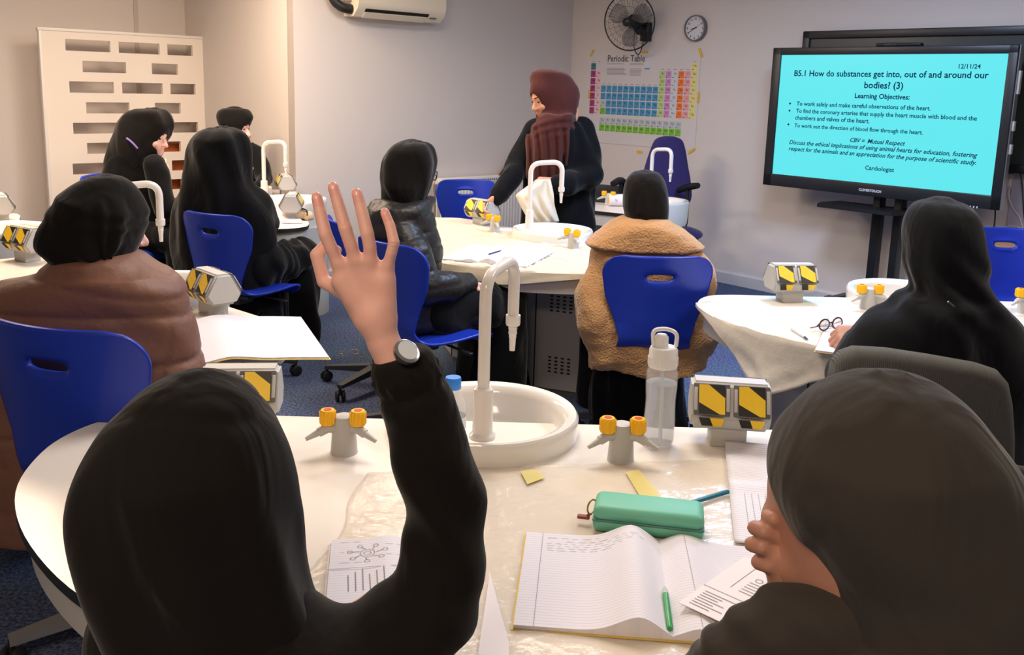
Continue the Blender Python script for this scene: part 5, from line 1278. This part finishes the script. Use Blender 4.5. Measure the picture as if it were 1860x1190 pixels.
for sx in (-1, 1):
    for y in (.12, .48):
        m = MB(); m.tube([(rel[0]+sx*.19, YG+y, .41), (rel[0]+sx*.22, YG+y+(.02 if y > .3 else -.02), .0)], .014, 10); m.build('leg', basem, gc, rel=rel)
# ------------------------------------------------------------------ wooden side table at the right wall
wt = atz(1845, 455, .69); wood = mat('oak_veneer', srgb(178, 132, 98), .5, bump=('wave', 4, .08, .003), var=.1, vscale=4)
w_ = empty('wooden_table', (wt[0]+.35, wt[1]+.0, 0), -YAW, 'brown wooden table at the right edge below the looped white cable', 'table')
MB().box((0, 0, .675), (.9, .45, .03), bev=.005).build('tabletop', wood, w_)
for sx in (-1, 1):
    for sy in (-1, 1): MB().box((sx*.4, sy*.18, .33), (.04, .04, .66), bev=.003).build('leg', wood, w_)
# ------------------------------------------------------------------ plastic sheets
def film_mat(name, col, a, rough=.18, bs=30, st=.6):
    if name in MATS: return MATS[name]
    m = mat(name, col, rough, spec=.6, bump=('noise', bs, st, .006)); nt = m.node_tree; b = nt.nodes['Principled BSDF']
    b.inputs['Alpha'].default_value = a; return m
def inray(poly, c, th):
    d = (math.cos(th), math.sin(th)); best = 0
    for i in range(len(poly)):
        a, b = poly[i], poly[(i+1) % len(poly)]; ex, ey = b[0]-a[0], b[1]-a[1]; den = d[0]*ey-d[1]*ex
        if abs(den) < 1e-9: continue
        t = ((a[0]-c[0])*ey-(a[1]-c[1])*ex)/den; u = ((a[0]-c[0])*d[1]-(a[1]-c[1])*d[0])/den
        if t > 0 and -1e-6 <= u <= 1+1e-6: best = max(best, t)
    return best
def sheet(table, label, hang, mt, ylim=-.15, seed=1, amp=.004, ths=(0, 2*math.pi)):
    poly = [(x, min(y, ylim)) for x, y in OUT]; c = (0, -.5)
    o = empty('plastic_sheet', table.location, table.rotation_euler.z, label, 'plastic sheet')
    m = MB(); nt_, nr = 150, 41; rr = wob(seed, 14, 1.0)
    def fn(u, v):
        th = ths[0]+u*(ths[1]-ths[0]); R0 = inray(poly, c, th)+.004; hg = hang(th % (2*math.pi))+.012; r = R0*v/.6 if v <= .6 else R0+hg*(v-.6)/.4
        x, y = c[0]+math.cos(th)*min(r, R0), c[1]+math.sin(th)*min(r, R0); z = ZT+.0035
        n = float(rr(np.array([[x, y, v*.3]]))[0]); n2 = float(wob(seed+1, 40, 1.0)(np.array([[x, y, r]]))[0])
        if r > R0:
            e = r-R0; k = e*(.05+.09*math.sin(th*19+2*n)+.05*n2); x += math.cos(th)*(.006+k); y += math.sin(th)*(.006+k); z -= e*.97
        else: z += amp*abs(n2)*.6*min(1, v*3)
        return (x, y, z)
    m.grid(fn, nt_, nr); q_ = m.build('film', mt, o); solid(q_, .0006); return o
def bump_h(*pk):
    def f(t):
        return sum(h*math.exp(-((t-c)/w)**2) for c, w, h in pk)
    return f
RD = math.radians
sheet(T2, 'cream plastic sheet covering the middle lab table, edges hanging down', bump_h((RD(250), .45, .09), (RD(285), .3, .07), (RD(215), .22, .12), (RD(320), .4, .06)), film_mat('cream_film', srgb(232, 222, 198), .85, .34, 14, .7), seed=5, amp=.014)
sheet(T3, 'crumpled translucent plastic sheet hanging off the left end of the right lab table', bump_h((RD(190), .2, .2), (RD(215), .25, .1), (RD(250), .4, .1)), film_mat('white_film', srgb(236, 228, 214), .8, .28, 16, .7), seed=9, amp=.006)
# clear film on the nearest table
def flat_film(name, pts, z, label, mt, n=60, amp=.004, seed=3, cat='plastic sheet', nonrect=None):
    """pts: four corners in the world, counter-clockwise"""
    P = [np.array(p, float) for p in pts]; c = sum(P)/4; w1, w2 = wob(seed, 22, 1.), wob(seed+1, 55, 1.); m = MB()
    def fn(u, v):
        q_ = P[0]*(1-u)*(1-v)+P[1]*u*(1-v)+P[2]*u*v+P[3]*(1-u)*v; e = .012*math.sin(u*17+v*3)*math.sin(v*13)
        x, y = q_[0]+e, q_[1]+e*.6; k = np.array([[x, y, 0.]])
        return (x, y, z+amp*(max(0, float(w1(k)[0]))*.5+max(0, float(w2(k)[0]))*.3))
    m.grid(fn, n, n); o = m.build(name, mt, rel=(c[0], c[1], z)); o.location = (c[0], c[1], z); solid(o, .0004); return tag(o, label, cat)
flat_film('plastic_sheet', [(-.34, 1.18), (.62, 1.2), (.55, 2.0), (-.3, 1.86)], ZT+.0015, 'clear crinkled plastic film lying on the nearest table', film_mat('clear_film', srgb(248, 238, 222), .3, .12, 22, 1.0), 90)
tp2 = mat('yellow_sticky_tape', srgb(238, 222, 140), .35, alpha=.75)
def strip(name, px, z, mt, label, cat, t=.0006):
    P = [atz(x, y, z) for x, y in px]; c = np.mean(P, 0); m = MB(); m.add([p-c for p in P]+[p-c+np.array([0, 0, t]) for p in P], [(3, 2, 1, 0), (4, 5, 6, 7), (0, 1, 5, 4), (1, 2, 6, 5), (2, 3, 7, 6), (3, 0, 4, 7)])
    o = m.build(name, mt, smooth=False); o.location = tuple(c); return tag(o, label, cat)
strip('tape_strip', [(1136, 858), (1160, 853), (1205, 908), (1172, 918)], ZT+.006, tp2, 'pale yellow tape strip on the plastic film behind the green pencil case', 'tape')
strip('tape_strip', [(945, 856), (975, 853), (990, 868), (958, 880)], ZT+.006, tp2, 'crumpled pale yellow tape piece right below the nearest sink', 'tape')
# ------------------------------------------------------------------ paper things
def ruled(name, mx=None, dirx=False, col=(226, 222, 228), line=(196, 200, 216), step=.008):
    if name in MATS: return MATS[name]
    m = bpy.data.materials.new(name); m.use_nodes = True; nt = m.node_tree; b = nt.nodes['Principled BSDF']; b.inputs['Roughness'].default_value = .75; b.inputs['Specular IOR Level'].default_value = .2
    tc = nt.nodes.new('ShaderNodeTexCoord'); sx = nt.nodes.new('ShaderNodeSeparateXYZ'); nt.links.new(tc.outputs['Object'], sx.inputs[0])
    def mth(op, a, bv):
        n = nt.nodes.new('ShaderNodeMath'); n.operation = op
        if hasattr(a, 'links'): nt.links.new(a, n.inputs[0])
        else: n.inputs[0].default_value = a
        n.inputs[1].default_value = bv; return n.outputs[0]
    l_ = mth('LESS_THAN', mth('FRACT', mth('MULTIPLY', sx.outputs['X' if dirx else 'Y'], 1/step), 0), .12)
    mix = nt.nodes.new('ShaderNodeMix'); mix.data_type = 'RGBA'; mix.inputs['A'].default_value = srgb(*col); mix.inputs['B'].default_value = srgb(*line); nt.links.new(l_, mix.inputs['Factor']); out = mix.outputs['Result']
    if mx is not None:
        k = mth('LESS_THAN', mth('ABSOLUTE', mth('SUBTRACT', sx.outputs['X'], mx), 0), .0007)
        m2 = nt.nodes.new('ShaderNodeMix'); m2.data_type = 'RGBA'; nt.links.new(k, m2.inputs['Factor']); nt.links.new(out, m2.inputs['A']); m2.inputs['B'].default_value = srgb(160, 140, 150); out = m2.outputs['Result']
    nt.links.new(out, b.inputs['Base Color']); MATS[name] = m; return m
pencilm = mat('pencil_grey', srgb(128, 124, 130), .7); coverm = mat('book_cover_yellow', srgb(226, 186, 70), .5)
def scribble(m, zf, x0, y, L, h, rng, t=.0007):         # a row of handwriting
    x = x0
    while x < x0+L:
        w = rng.uniform(.006, .02); k = int(w/.0022)
        P = [(x+i*.0022, y+rng.uniform(-h, h)) for i in range(k+1)]
        for (a, b), (c, d) in zip(P, P[1:]):
            q_ = Vector((c-a, d-b, 0)); n = Vector((-q_.y, q_.x, 0)).normalized()*t/2
            m.add([(a-n.x, b-n.y, zf(a)+.0008), (c-n.x, d-n.y, zf(c)+.0008), (c+n.x, d+n.y, zf(c)+.0008), (a+n.x, b+n.y, zf(a)+.0008)], [(0, 1, 2, 3)])
        x += w+.006
def line2(m, a, b, z, t=.0008, zf=None):
    q_ = Vector((b[0]-a[0], b[1]-a[1], 0)); n = Vector((-q_.y, q_.x, 0)).normalized()*t/2
    za = z if zf is None else zf(a[0])+.0009; zb = z if zf is None else zf(b[0])+.0009
    m.add([(a[0]-n.x, a[1]-n.y, za), (b[0]-n.x, b[1]-n.y, zb), (b[0]+n.x, b[1]+n.y, zb), (a[0]+n.x, a[1]+n.y, za)], [(0, 1, 2, 3)])
def circ(m, c, r, z, zf=None, n=18, e=1.0, t=.0009, wv=0.0):
    P = [(c[0]+r*(1+wv*math.sin(5*k))*math.cos(2*math.pi*k/n), c[1]+r*e*(1+wv*math.sin(4*k+1))*math.sin(2*math.pi*k/n)) for k in range(n+1)]
    for a, b in zip(P, P[1:]): line2(m, a, b, z, t, zf)
def open_book(spine0, spine1, z, wl, wr, label, lift=(.022, .014), group=None, cover=coverm, name='exercise_book', write=None, seed=2, thick=(.005, .005), margins=(None, None), droop=0):
    s0 = np.array(spine0[:2], float); s1 = np.array(spine1[:2], float); hgt = np.linalg.norm(s1-s0); a = math.atan2(*(s1-s0)[::-1])-math.pi/2
    o = empty(name, (s0[0], s0[1], z), a, label, 'book', group); rng = random.Random(seed); zfs = {}
    for side, w, lf, th, mx in ((-1, wl, lift[0], thick[0], margins[0]), (1, wr, lift[1], thick[1], margins[1])):
        if w <= 0: continue
        zf = lambda x, w=w, lf=lf, th=th: .0022+th*(.4+.6*max(0, 1-abs(x)/w))+lf*math.sin(min(1, abs(x)/w*2.1)*math.pi)**.8*(1 if abs(x)/w < .476 else 0)+(lf*.0)-droop*max(0, abs(x)/w-.5)
        zf = lambda x, w=w, lf=lf, th=th: .0022+th+lf*(math.exp(-((abs(x)/w-.2)/.19)**2)-math.exp(-(.2/.19)**2)*max(0, 1-abs(x)/w/.2))*(1)-droop*max(0, abs(x)/w-.35)**1.6
        zfs[side] = zf; m = MB(); n = 28
        X = [side*w*i/n for i in range(n+1)]
        top = [(x, y, zf(x)) for y in (0, hgt) for x in X]; bot = [(x, y, min(zf(x)-.0008, .0014) if droop == 0 else zf(x)-th) for y in (0, hgt) for x in X]; k = n+1
        vs = top+bot; fs = [(i, i+1, k+i+1, k+i) for i in range(n)]+[(2*k+i, 2*k+k+i, 2*k+k+i+1, 2*k+i+1) for i in range(n)]
        fs += [(i, 2*k+i, 2*k+i+1, i+1) for i in range(n)]+[(k+i, k+i+1, 3*k+i+1, 3*k+i) for i in range(n)]+[(0, k, 3*k, 2*k), (n, 2*k+n, 3*k+n, k+n)]
        if side < 0: fs = [f[::-1] for f in fs]
        m.add(vs, fs); m.build('page_block', ruled('ruled_page_%d' % int(abs(mx or 0)*1000) if mx else 'ruled_page', mx), o, angle=50)
        c = MB(); e = .004
        Xc = [side*(w+e)*i/n for i in range(n+1)]
        for i in range(n):
            za, zb = (0, 0) if droop == 0 else (zf(Xc[i])-th-.001, zf(Xc[i+1])-th-.001)
            c.add([(Xc[i], -e, za), (Xc[i+1], -e, zb), (Xc[i+1], hgt+e, zb), (Xc[i], hgt+e, za), (Xc[i], -e, za+.0012), (Xc[i+1], -e, zb+.0012), (Xc[i+1], hgt+e, zb+.0012), (Xc[i], hgt+e, za+.0012)], [(0, 3, 2, 1), (4, 5, 6, 7), (0, 1, 5, 4), (2, 3, 7, 6), (1, 2, 6, 5), (3, 0, 4, 7)])
        c.build('cover', cover, o, smooth=False)
    if write:
        m = MB(); write(m, zfs, hgt, rng); m.build('handwriting', pencilm, o, smooth=False)
    return o
def w_main(m, zf, h_, rng):
    scribble(m, zf[-1], -.205, h_-.018, .09, .0012, rng)
    for i, (x0, L) in enumerate(((-.17, .12), (-.205, .17), (-.205, .15), (-.205, .14), (-.205, .12))): scribble(m, zf[-1], x0, h_-.03-.0085*i, L, .0011, rng)
    line2(m, (-.214, .0), (-.214, h_), 0, .0007, zf[-1])
    line2(m, (.045, .0), (.045, h_), 0, .0007, zf[1])
B1 = open_book(atz(1222, 1160, .727), atz(1196, 985, .727), ZT+.003, .245, .215, 'large open exercise book in the foreground with a few pencil lines, green pen on it', (.028, .016), write=w_main, cover=mat('book_cover_mustard', srgb(214, 186, 90), .5))
def diagram(m, zf, h_, rng, s=-1, x0=-.12, sc=1.0):
    f = zf[s]; cx, cy = x0, h_*.75
    circ(m, (cx, cy), .016*sc, 0, f); circ(m, (cx, cy), .008*sc, 0, f, wv=.1)
    for k in range(7):
        t = .9*k; line2(m, (cx+.019*sc*math.cos(t), cy+.019*sc*math.sin(t)), (cx+.034*sc*math.cos(t+.2), cy+.03*sc*math.sin(t+.2)), 0, .0012, f); circ(m, (cx+.04*sc*math.cos(t+.2), cy+.034*sc*math.sin(t+.2)), .006*sc, 0, f, 8)
    for k in range(5): scribble(m, f, cx-.06*sc+(k % 2)*.1*sc, cy-.03+.018*k, .035*sc, .001, rng)
    for k in range(6): line2(m, (cx-.03+.012*k, h_*.2), (cx-.032+.012*k, h_*.2+.05+.01*(k % 3)), 0, .0016, f)
    line2(m, (cx-.075, h_*.52), (cx+.09, h_*.52), 0, .0012, f)
B2 = open_book(atz(735, 1100, .727), atz(728, 978, .727), ZT+.003, .125, .1, 'open exercise book with pencil diagrams, half hidden behind the raised arm', (.004, .006), write=lambda m, z, h_, r: diagram(m, z, h_, r, -1, -.06, .8), cover=paper)
strip('paper_sheet', [(868, 1190), (890, 1040), (925, 1170), (925, 1195)], ZT+.006, paper, 'loose white paper corner between the raised arm and the large open book', 'paper')
def midw(m, zf, h_, rng):
    diagram(m, zf, h_, rng, 1, .12, 1.0)
    for k in range(4): scribble(m, zf[1], .05, h_*.3-.02*k, .1, .0016, rng, .0014)
B3 = open_book(atz(868, 478, .727), atz(925, 452, .727), ZT+.006, .2, .24, 'open exercise book with a printed worksheet on the middle table', (.01, .02), write=midw, cover=mat('book_cover_grey', srgb(120, 116, 120), .5))
P3b = open_book(atz(372, 664, .732), atz(352, 585, .732), ZT+.012, 0, .36, 'open exercise book with yellow cover jutting over the edge of the left table', (.01, .012), droop=.03, thick=(.004, .006), cover=mat('book_cover_bright', srgb(246, 214, 90), .5))
B5 = open_book(atz(1600, 655, .727), atz(1610, 588, .727), ZT+.006, .2, .16, 'open exercise book under the hand on the right lab table', (.004, .006), cover=mat('book_cover_kraft', srgb(186, 150, 90), .5))
open_book(atz(505, 405, .727), atz(500, 392, .727), ZT+.003, .14, .14, 'white open book by the beige pencil bag on the far left table', (.008, .008), cover=paper)
# worksheet on the open book
wsO = atz(1232, 1106, .74); wsX = atz(1308, 1142, .74)-wsO; wsY = atz(1390, 1020, .745)-wsO; a = math.atan2(wsX[1], wsX[0])
ws = empty('worksheet', (wsO[0], wsO[1], ZT+.031), a, 'printed worksheet with a pencilled sketch lying across the open book', 'paper')
WX, WY = .105, .21
MB().box((WX/2+.02, WY/2, 0), (WX+.04, WY, .0008)).build('sheet', paper, ws, smooth=False)
m = MB(); rng = random.Random(8); z_ = .0012
line2(m, (.0, .075), (.14, .075), z_, .001); line2(m, (.075, .0), (.075, .075), z_, .001); line2(m, (.035, .10), (.035, .19), z_, .0008)
for k in range(7): line2(m, (.012, .012+.008*k), (.012+rng.uniform(.03, .055), .012+.008*k), z_, .0013)
for k in range(7): line2(m, (.082, .012+.008*k), (.082+rng.uniform(.03, .05), .012+.008*k), z_, .0013)
for k in range(5): line2(m, (.05, .1+.009*k), (.05+rng.uniform(.03, .07), .1+.009*k), z_, .0012)
circ(m, (.1, .165), .022, z_, None, 20, .8, .0012, .12); circ(m, (.11, .178), .014, z_, None, 16, .7, .0012, .2); circ(m, (.06, .15), .006, z_, None, 12, 1, .001)
for k in range(4): line2(m, (.095+.006*k, .185), (.09+.008*k, .2), z_, .0013)
m.build('print', ink, ws, smooth=False)
# lined paper behind the right person
lp = [atz(1316, 812, .722), atz(1395, 812, .722), atz(1420, 985, .722), atz(1334, 990, .722)]
c = (lp[0]+lp[3])/2; a = math.atan2(*(lp[0]-lp[3])[:2][::-1])-math.pi/2
o = empty('lined_paper', (lp[3][0], lp[3][1], ZT+.006), a, 'lined paper pad partly hidden behind the charcoal headscarf', 'paper pad'); hh = np.linalg.norm(lp[0]-lp[3])
m = MB()
def lpf(u, v): return (u*.2, v*hh, .002+.02*max(0, .12-v)*0+.006*math.exp(-((v-.52)/.05)**2)+.01*math.exp(-((v-1)/.06)**2))
m.grid(lpf, 12, 40); q_ = m.build('page', ruled('ruled_page_v', None, False, step=.0085, line=(176, 182, 204)), o); solid(q_, .002)
m = MB(); rng = random.Random(3)
for k in range(9): line2(m, (.03+.014*k, hh*.15), (.03+.014*k, hh*.45), .0042, .0007)
m.build('column_lines', pencilm, o, smooth=False)
# ------------------------------------------------------------------ pens
def pen(name, a, b, r, body, tipm, label, capm=None, z=0):
    a = np.array(a, float); b = np.array(b, float); d = unit(b-a); L = np.linalg.norm(b-a); c = (a+b)/2; x = unit(np.cross(d, ZV)); y = np.cross(d, x); Mx = frame(a-c, x, y, d)
    o = empty(name, tuple(c), 0, label, 'pen')
    MB().lathe([(0, .0), (r*.8, 0), (r, .003), (r, L*.8), (0, L*.8)], 14, M=Mx).build('barrel', body, o)
    MB().lathe([(0, L*.8), (r*1.02, L*.8), (r*.95, L*.9), (r*.35, L*.985), (0, L)], 14, M=Mx).build('tip', tipm, o)
    return o
def at3(px, py, z, dz=0): q_ = atz(px, py, z); q_[2] += dz; return q_
pen('pen', at3(1217, 1143, .7365), at3(1207, 1066, .74), .0052, mat('green_barrel', srgb(46, 152, 84), .3), mat('pen_clear', srgb(196, 214, 200), .2, alpha=.7), 'green pen lying in the fold of the large open book')
pen('pen', at3(1323, 893, .73), at3(1236, 919, .73), .005, mat('teal_barrel', srgb(16, 116, 148), .3), mat('pen_clear', (1, 1, 1, 1)), 'teal pen lying behind the green pencil case')
pen('pen', at3(1437, 596, .7315), at3(1468, 617, .7315), .004, mat('white_barrel', srgb(206, 204, 214), .3), mat('navy_tip', srgb(40, 50, 110), .4), 'white and blue pen on the book on the right table')
pen('pen', at3(888, 462, .762), at3(912, 455, .762), .004, mat('navy_tip', (0, 0, 0, 1)), chrome, 'dark blue pen across the open book on the middle table')
# folded glasses by the hand on the right table
c = atz(1508, 601, .732); g = empty('folded_glasses', (c[0], c[1], ZT+.013), .5, 'dark red-brown glasses under the hand on the right table', 'glasses')
gm = mat('glasses_brown', srgb(70, 34, 34), .25)
m = MB()
for e in (-1, 1): m.tube([(e*.032+.024*math.cos(t), .0, .024+.02*math.sin(t)) for t in np.linspace(0, 6.283, 20)], .003, 6, caps=False)
m.tube([(-.009, 0, .03), (.009, 0, .03)], .0025, 6); m.build('rims', gm, g)
m = MB(); m.tube([(-.058, 0, .03), (-.055, .012, .018), (.05, .03, .004)], .0025, 6); m.build('temple', gm, g)
m = MB(); m.tube([(.058, 0, .03), (.05, .02, .018), (-.05, .045, .004)], .0025, 6); m.build('temple', gm, g)
m = MB()
for e in (-1, 1): m.lathe([(0, 0), (.022, 0), (.022, .001), (0, .001)], 20, M=frame((e*.032, -.0005, .024), (1, 0, 0), (0, 0, .85), (0, -1, 0)))
m.build('lens', mat('lens_glass', srgb(220, 214, 214), .05, alpha=.35), g)
# ------------------------------------------------------------------ green pencil case
a0 = atz(1082, 940, .75); a1 = atz(1284, 962, .75); d = unit((a1-a0)*np.array([1, 1, 0])); L = np.linalg.norm(a1-a0); c = (a0+a1)/2
pc = empty('pencil_case', (c[0], c[1]+.03, ZT+.006), math.atan2(d[1], d[0]), 'mint green rounded pencil case with gold ring behind the large open book', 'pencil case')
mint = mat('mint_silicone', srgb(108, 188, 158), .5)
MB().box((0, 0, .036), (L, .085, .03), bev=.014).build('lid', mint, pc); MB().box((0, 0, .0135), (L, .085, .027), bev=.012).build('case_base', mint, pc)
m = MB(); m.box((0, 0, .0245), (L+.001, .086, .004), bev=.0015); m.build('zip', mat('zip_teal', srgb(84, 132, 120), .5), pc)
m = MB(); m.tube([(-L/2-.006+.012*math.cos(t)*.6, .01+.012*math.cos(t), .026+.014*math.sin(t)) for t in np.linspace(0, 6.283, 24)], .0018, 6, caps=False); m.build('ring', mat('gold', srgb(196, 160, 90), .25, metal=.9), pc)
m = MB(); m.box((-L/2-.02, -.004, .01), (.024, .012, .006), bev=.002); m.tube([(-L/2-.004, .0, .016), (-L/2-.014, -.002, .013)], .002, 6); m.build('zip_pull', mat('red_leather', srgb(140, 60, 46), .5), pc)
# ------------------------------------------------------------------ bottles
def glassm(name, col=(.9, .91, .92, 1), alpha=.16):
    return mat(name, col, .06, spec=.8, alpha=alpha, coat=.4)
bc = atz(1199, 820, ZT); bz = ZT+.006
bt = empty('water_bottle', (bc[0], bc[1]+.035, bz), 0, 'tall clear water bottle with white sports cap beside the nearest sink', 'bottle')
R = .0375
prof = [(0, .004), (R*.7, .003), (R*.92, 0), (R, .012), (R, .06), (R*.955, .085), (R*.94, .11), (R, .145), (R, .175), (R*.99, .178), (R*.86, .19), (R*.84, .196)]
inn = [(r*.95 if r > .005 else 0, z+.003) for r, z in prof]
MB().lathe(prof+inn[::-1], 48, closed=True).build('bottle_body', glassm('clear_plastic'), bt)
wat = [(0, .008), (R*.66, .0072), (R*.86, .0045), (R*.945, .015), (R*.945, .06), (R*.905, .085), (R*.89, .11), (R*.945, .145), (R*.945, .152), (0, .152)]
MB().lathe(wat, 48, closed=True).build('water', mat('water', (.86, .88, .9, 1), .02, trans=.75, ior=1.12), bt)
capw = mat('cap_white', srgb(236, 234, 232), .3)
m = MB(); m.lathe([(0, .19), (R*.9, .19), (R*.92, .195), (R*.88, .232), (R*.8, .238), (0, .238)], 32)
for i in range(24): t = 2*math.pi*i/24; m.box((R*.9*math.cos(t), R*.9*math.sin(t), .205), (.003, .003, .02))
m.build('cap', capw, bt)
m = MB(); m.lathe([(0, .235), (R*.45, .235), (R*.42, .262), (R*.3, .268), (0, .268)], 24, (-.006, 0, 0)); m.build('spout', capw, bt)
m = MB(); m.tube(arc_path([(-.024, 0, .24), (-.028, 0, .278), (.004, 0, .282), (.03, 0, .272), (.028, 0, .24)], .014), .0048, 10); m.build('carry_loop', capw, bt)
m = MB(); m.tube([(.004, 0, .012), (.0, 0, .235)], .0042, 10); m.build('straw', mat('straw_clear', srgb(220, 230, 240), .2, alpha=.55), bt)
sb = pt(826, 700, 2.1); sbt = empty('small_bottle', (sb[0]-.002, 2.07, ZT), 0, 'small clear bottle with bright blue cap half hidden by the raised arm', 'bottle')
R = .032
prof = [(0, .004), (R*.9, 0), (R, .01), (R, .07), (R*.95, .09), (R*.55, .115), (R*.5, .12), (R*.5, .132)]; inn = [(max(0, r-.0015), z+.002) for r, z in prof]
MB().lathe(prof+inn[::-1], 40, closed=True).build('bottle_body', glassm('clear_plastic'), sbt)
MB().lathe([(0, .126), (R*.58, .126), (R*.6, .13), (R*.6, .15), (R*.55, .154), (0, .154)], 28).build('cap', mat('cap_blue', srgb(50, 132, 226), .35), sbt)
MB().lathe([(R*1.005, .03), (R*1.005, .06), (R*1.015, .06), (R*1.015, .03)], 32).build('label_band', mat('label_white', srgb(222, 226, 226), .5, alpha=.8), sbt)
# ------------------------------------------------------------------ far table odds and ends
c = atz(540, 398, ZT); pb_ = empty('pencil_bag', (c[0], c[1], ZT), -.35, 'beige zipped pencil bag on the far left table', 'pencil bag')
lo_ = cap((-.06, 0, .035), (.07, .0, .03), .036, .03).add(cap((-.07, 0, .012), (.085, 0, .012), .03, .03), .02).both(Sh(lambda P: .001-P[:, 2], (-9, -9, -9), (9, 9, 9)), .006).disp(wob(7, 60, .004))
grow('bag_body', [(lo_, .006)], mat('beige_canvas', srgb(206, 180, 146), .85, bump=('noise', 60, .3, .003)), pb_, (0, 0, 0))
m = MB(); m.tube(catmull([(-.03, -.01, .072), (.03, -.01, .07), (.075, -.012, .058), (.09, -.03, .03)], 6), .005, 8); m.build('zip', blackp, pb_)
c = atz(490, 353, ZT+.04); gs = empty('glue_stick', (c[0], c[1], ZT), 0, 'white and green glue stick standing on the far left table', 'glue stick')
MB().lathe([(0, .0), (.016, 0), (.016, .03), (0, .03)], 20).build('base_ring', mat('glue_green', srgb(60, 140, 70), .4), gs); MB().lathe([(0, .03), (.015, .03), (.015, .095), (0, .095)], 20).build('tube', whitep, gs)
strip('paper_sheet', [(470, 405), (520, 402), (505, 414), (480, 415)], ZT+.001, paper, 'white paper under the elbow of the black shawl on the far left table', 'paper')
for (x, y), lb in (((975, 398), None),):
    c = atz(985, 412, ZT+.01); gp = empty('green_clip', (c[0], c[1], ZT+.005), .4, 'small dark green clip by the sink on the middle table', 'clip')
    m = MB(); m.box((0, 0, .018), (.05, .012, .036), bev=.004); m.box((.02, 0, .045), (.016, .012, .03), bev=.004); m.box((-.014, .004, .04), (.02, .01, .02), bev=.004); m.build('clip_body', mat('green_plastic', srgb(16, 108, 56), .4), gp)
# scrap of film with yellow tape on the left table
flat_film('plastic_sheet', [atz(345, 600, .725), atz(455, 602, .725), atz(455, 585, .735), atz(345, 545, .725)], ZT+.003, 'crumpled clear film beside the socket box on the left table', film_mat('clear_film', (1, 1, 1, 1), .4), 30, .012, 21)
tpz = empty('tape_strip', tuple(atz(460, 590, .735)), .5, 'yellow tape on the film at the end of the left table', 'tape')
MB().box((0, 0, 0), (.035, .06, .002)).build('strip', tapey, tpz, smooth=False)
# ------------------------------------------------------------------ far desk things
c = atz(1100, 368, ZT); lt = empty('laptop', (c[0], c[1]+.1, ZT), -.43, 'dark laptop on the far desk next to the standing person', 'laptop')
MB().box((0, 0, .009), (.34, .24, .018), bev=.004).build('keyboard_base', blackp, lt); 
m = MB(); m.box((0, 0, .11), (.34, .008, .22), M=Matrix.Translation((0, .12, .016)) @ Matrix.Rotation(-1.25, 4, 'X'), bev=.003); m.build('lid', bez, lt)
c = atz(1112, 366, ZT+.03); rl = empty('paper_roll', (c[0]+.06, c[1]-.02, ZT+.045), .1, 'white paper roll with yellow ends on the far desk', 'paper roll')
Mx = Matrix.Rotation(math.pi/2, 4, 'Y'); MB().lathe([(0, -.09), (.042, -.09), (.044, .09), (0, .09)], 28, M=Mx).build('roll', paper, rl)
for s in (-1, 1): MB().lathe([(0, 0), (.024, 0), (.024, .006), (0, .006)], 20, M=Matrix.Translation((s*.09-(.006 if s < 0 else 0), 0, 0)) @ Mx).build('end_disc', yellow, rl)
# brown board on the radiator
bb = empty('brown_board', tuple(onplane(916, 322, C0+V*.07, V)), 0, 'brown wooden board with black strap leaning against the wall on the radiator', 'board'); rel = bb.location
P = [onplane(x, y, C0+V*o_, V) for x, y, o_ in ((903, 322, .085), (922, 320, .085), (950, 272, .02), (938, 268, .02))]; m = MB(); m.add(P, [(0, 1, 2, 3)]); solid(m.build('board', mat('brown_wood', srgb(164, 112, 64), .5), bb, smooth=False, rel=rel), .012)
m = MB(); m.tube([onplane(x, y, C0+V*o_, V) for x, y, o_ in ((908, 318, .1), (922, 298, .07), (936, 276, .045))], .006, 6); m.build('strap', blackp, bb, rel=rel)
# white paper bag held by the standing person
bgp = empty('paper_bag', tuple(pt(978, 370, Y8-.34)), 0, 'crumpled white paper bag hanging from the hand of the standing person', 'paper bag'); rel = bgp.location
rows_ = [(326, 974, 1000), (338, 958, 1003), (354, 936, 1006), (372, 944, 1007), (390, 954, 1012), (402, 962, 1016), (414, 972, 1000)]
def bagf(s):
    def f(u, v):
        k = v*(len(rows_)-1); i = min(int(k), len(rows_)-2); t = k-i; r0, r1 = rows_[i], rows_[i+1]; y, xl, xr = [r0[j]*(1-t)+r1[j]*t for j in range(3)]
        return tuple(pt(xl+(xr-xl)*u, y, Y8-.34+s*(.004+.03*math.sin(math.pi*u)*math.sin(math.pi*min(1, v*.9+.1)))+.010*math.sin(u*9+v*6)+.006*math.sin(u*21-v*9)))
    return f
m = MB(); m.grid(bagf(-1), 24, 24); m.grid(bagf(1), 24, 24); o = m.build('bag', mat('white_paper_bag', srgb(232, 222, 200), .7, bump=('noise', 30, .5, .008)), bgp, rel=rel); solid(o, .001)
# crumbs on the carpet
m = MB(); rng = random.Random(5); c0_ = atz(662, 645, 0)
for i in range(26):
    x, y = c0_[0]+rng.uniform(-.14, .14), c0_[1]+rng.uniform(-.1, .1); s = rng.uniform(.003, .008); m.box((x, y, .003), (s*2, s, .006), M=None)
o = m.build('crumbs', mat('crumb', srgb(206, 170, 140), .8), rel=c0_, smooth=False); o.location = tuple(c0_); tag(o, 'pale crumbs scattered on the carpet behind the raised hand', 'crumbs', kind='stuff')
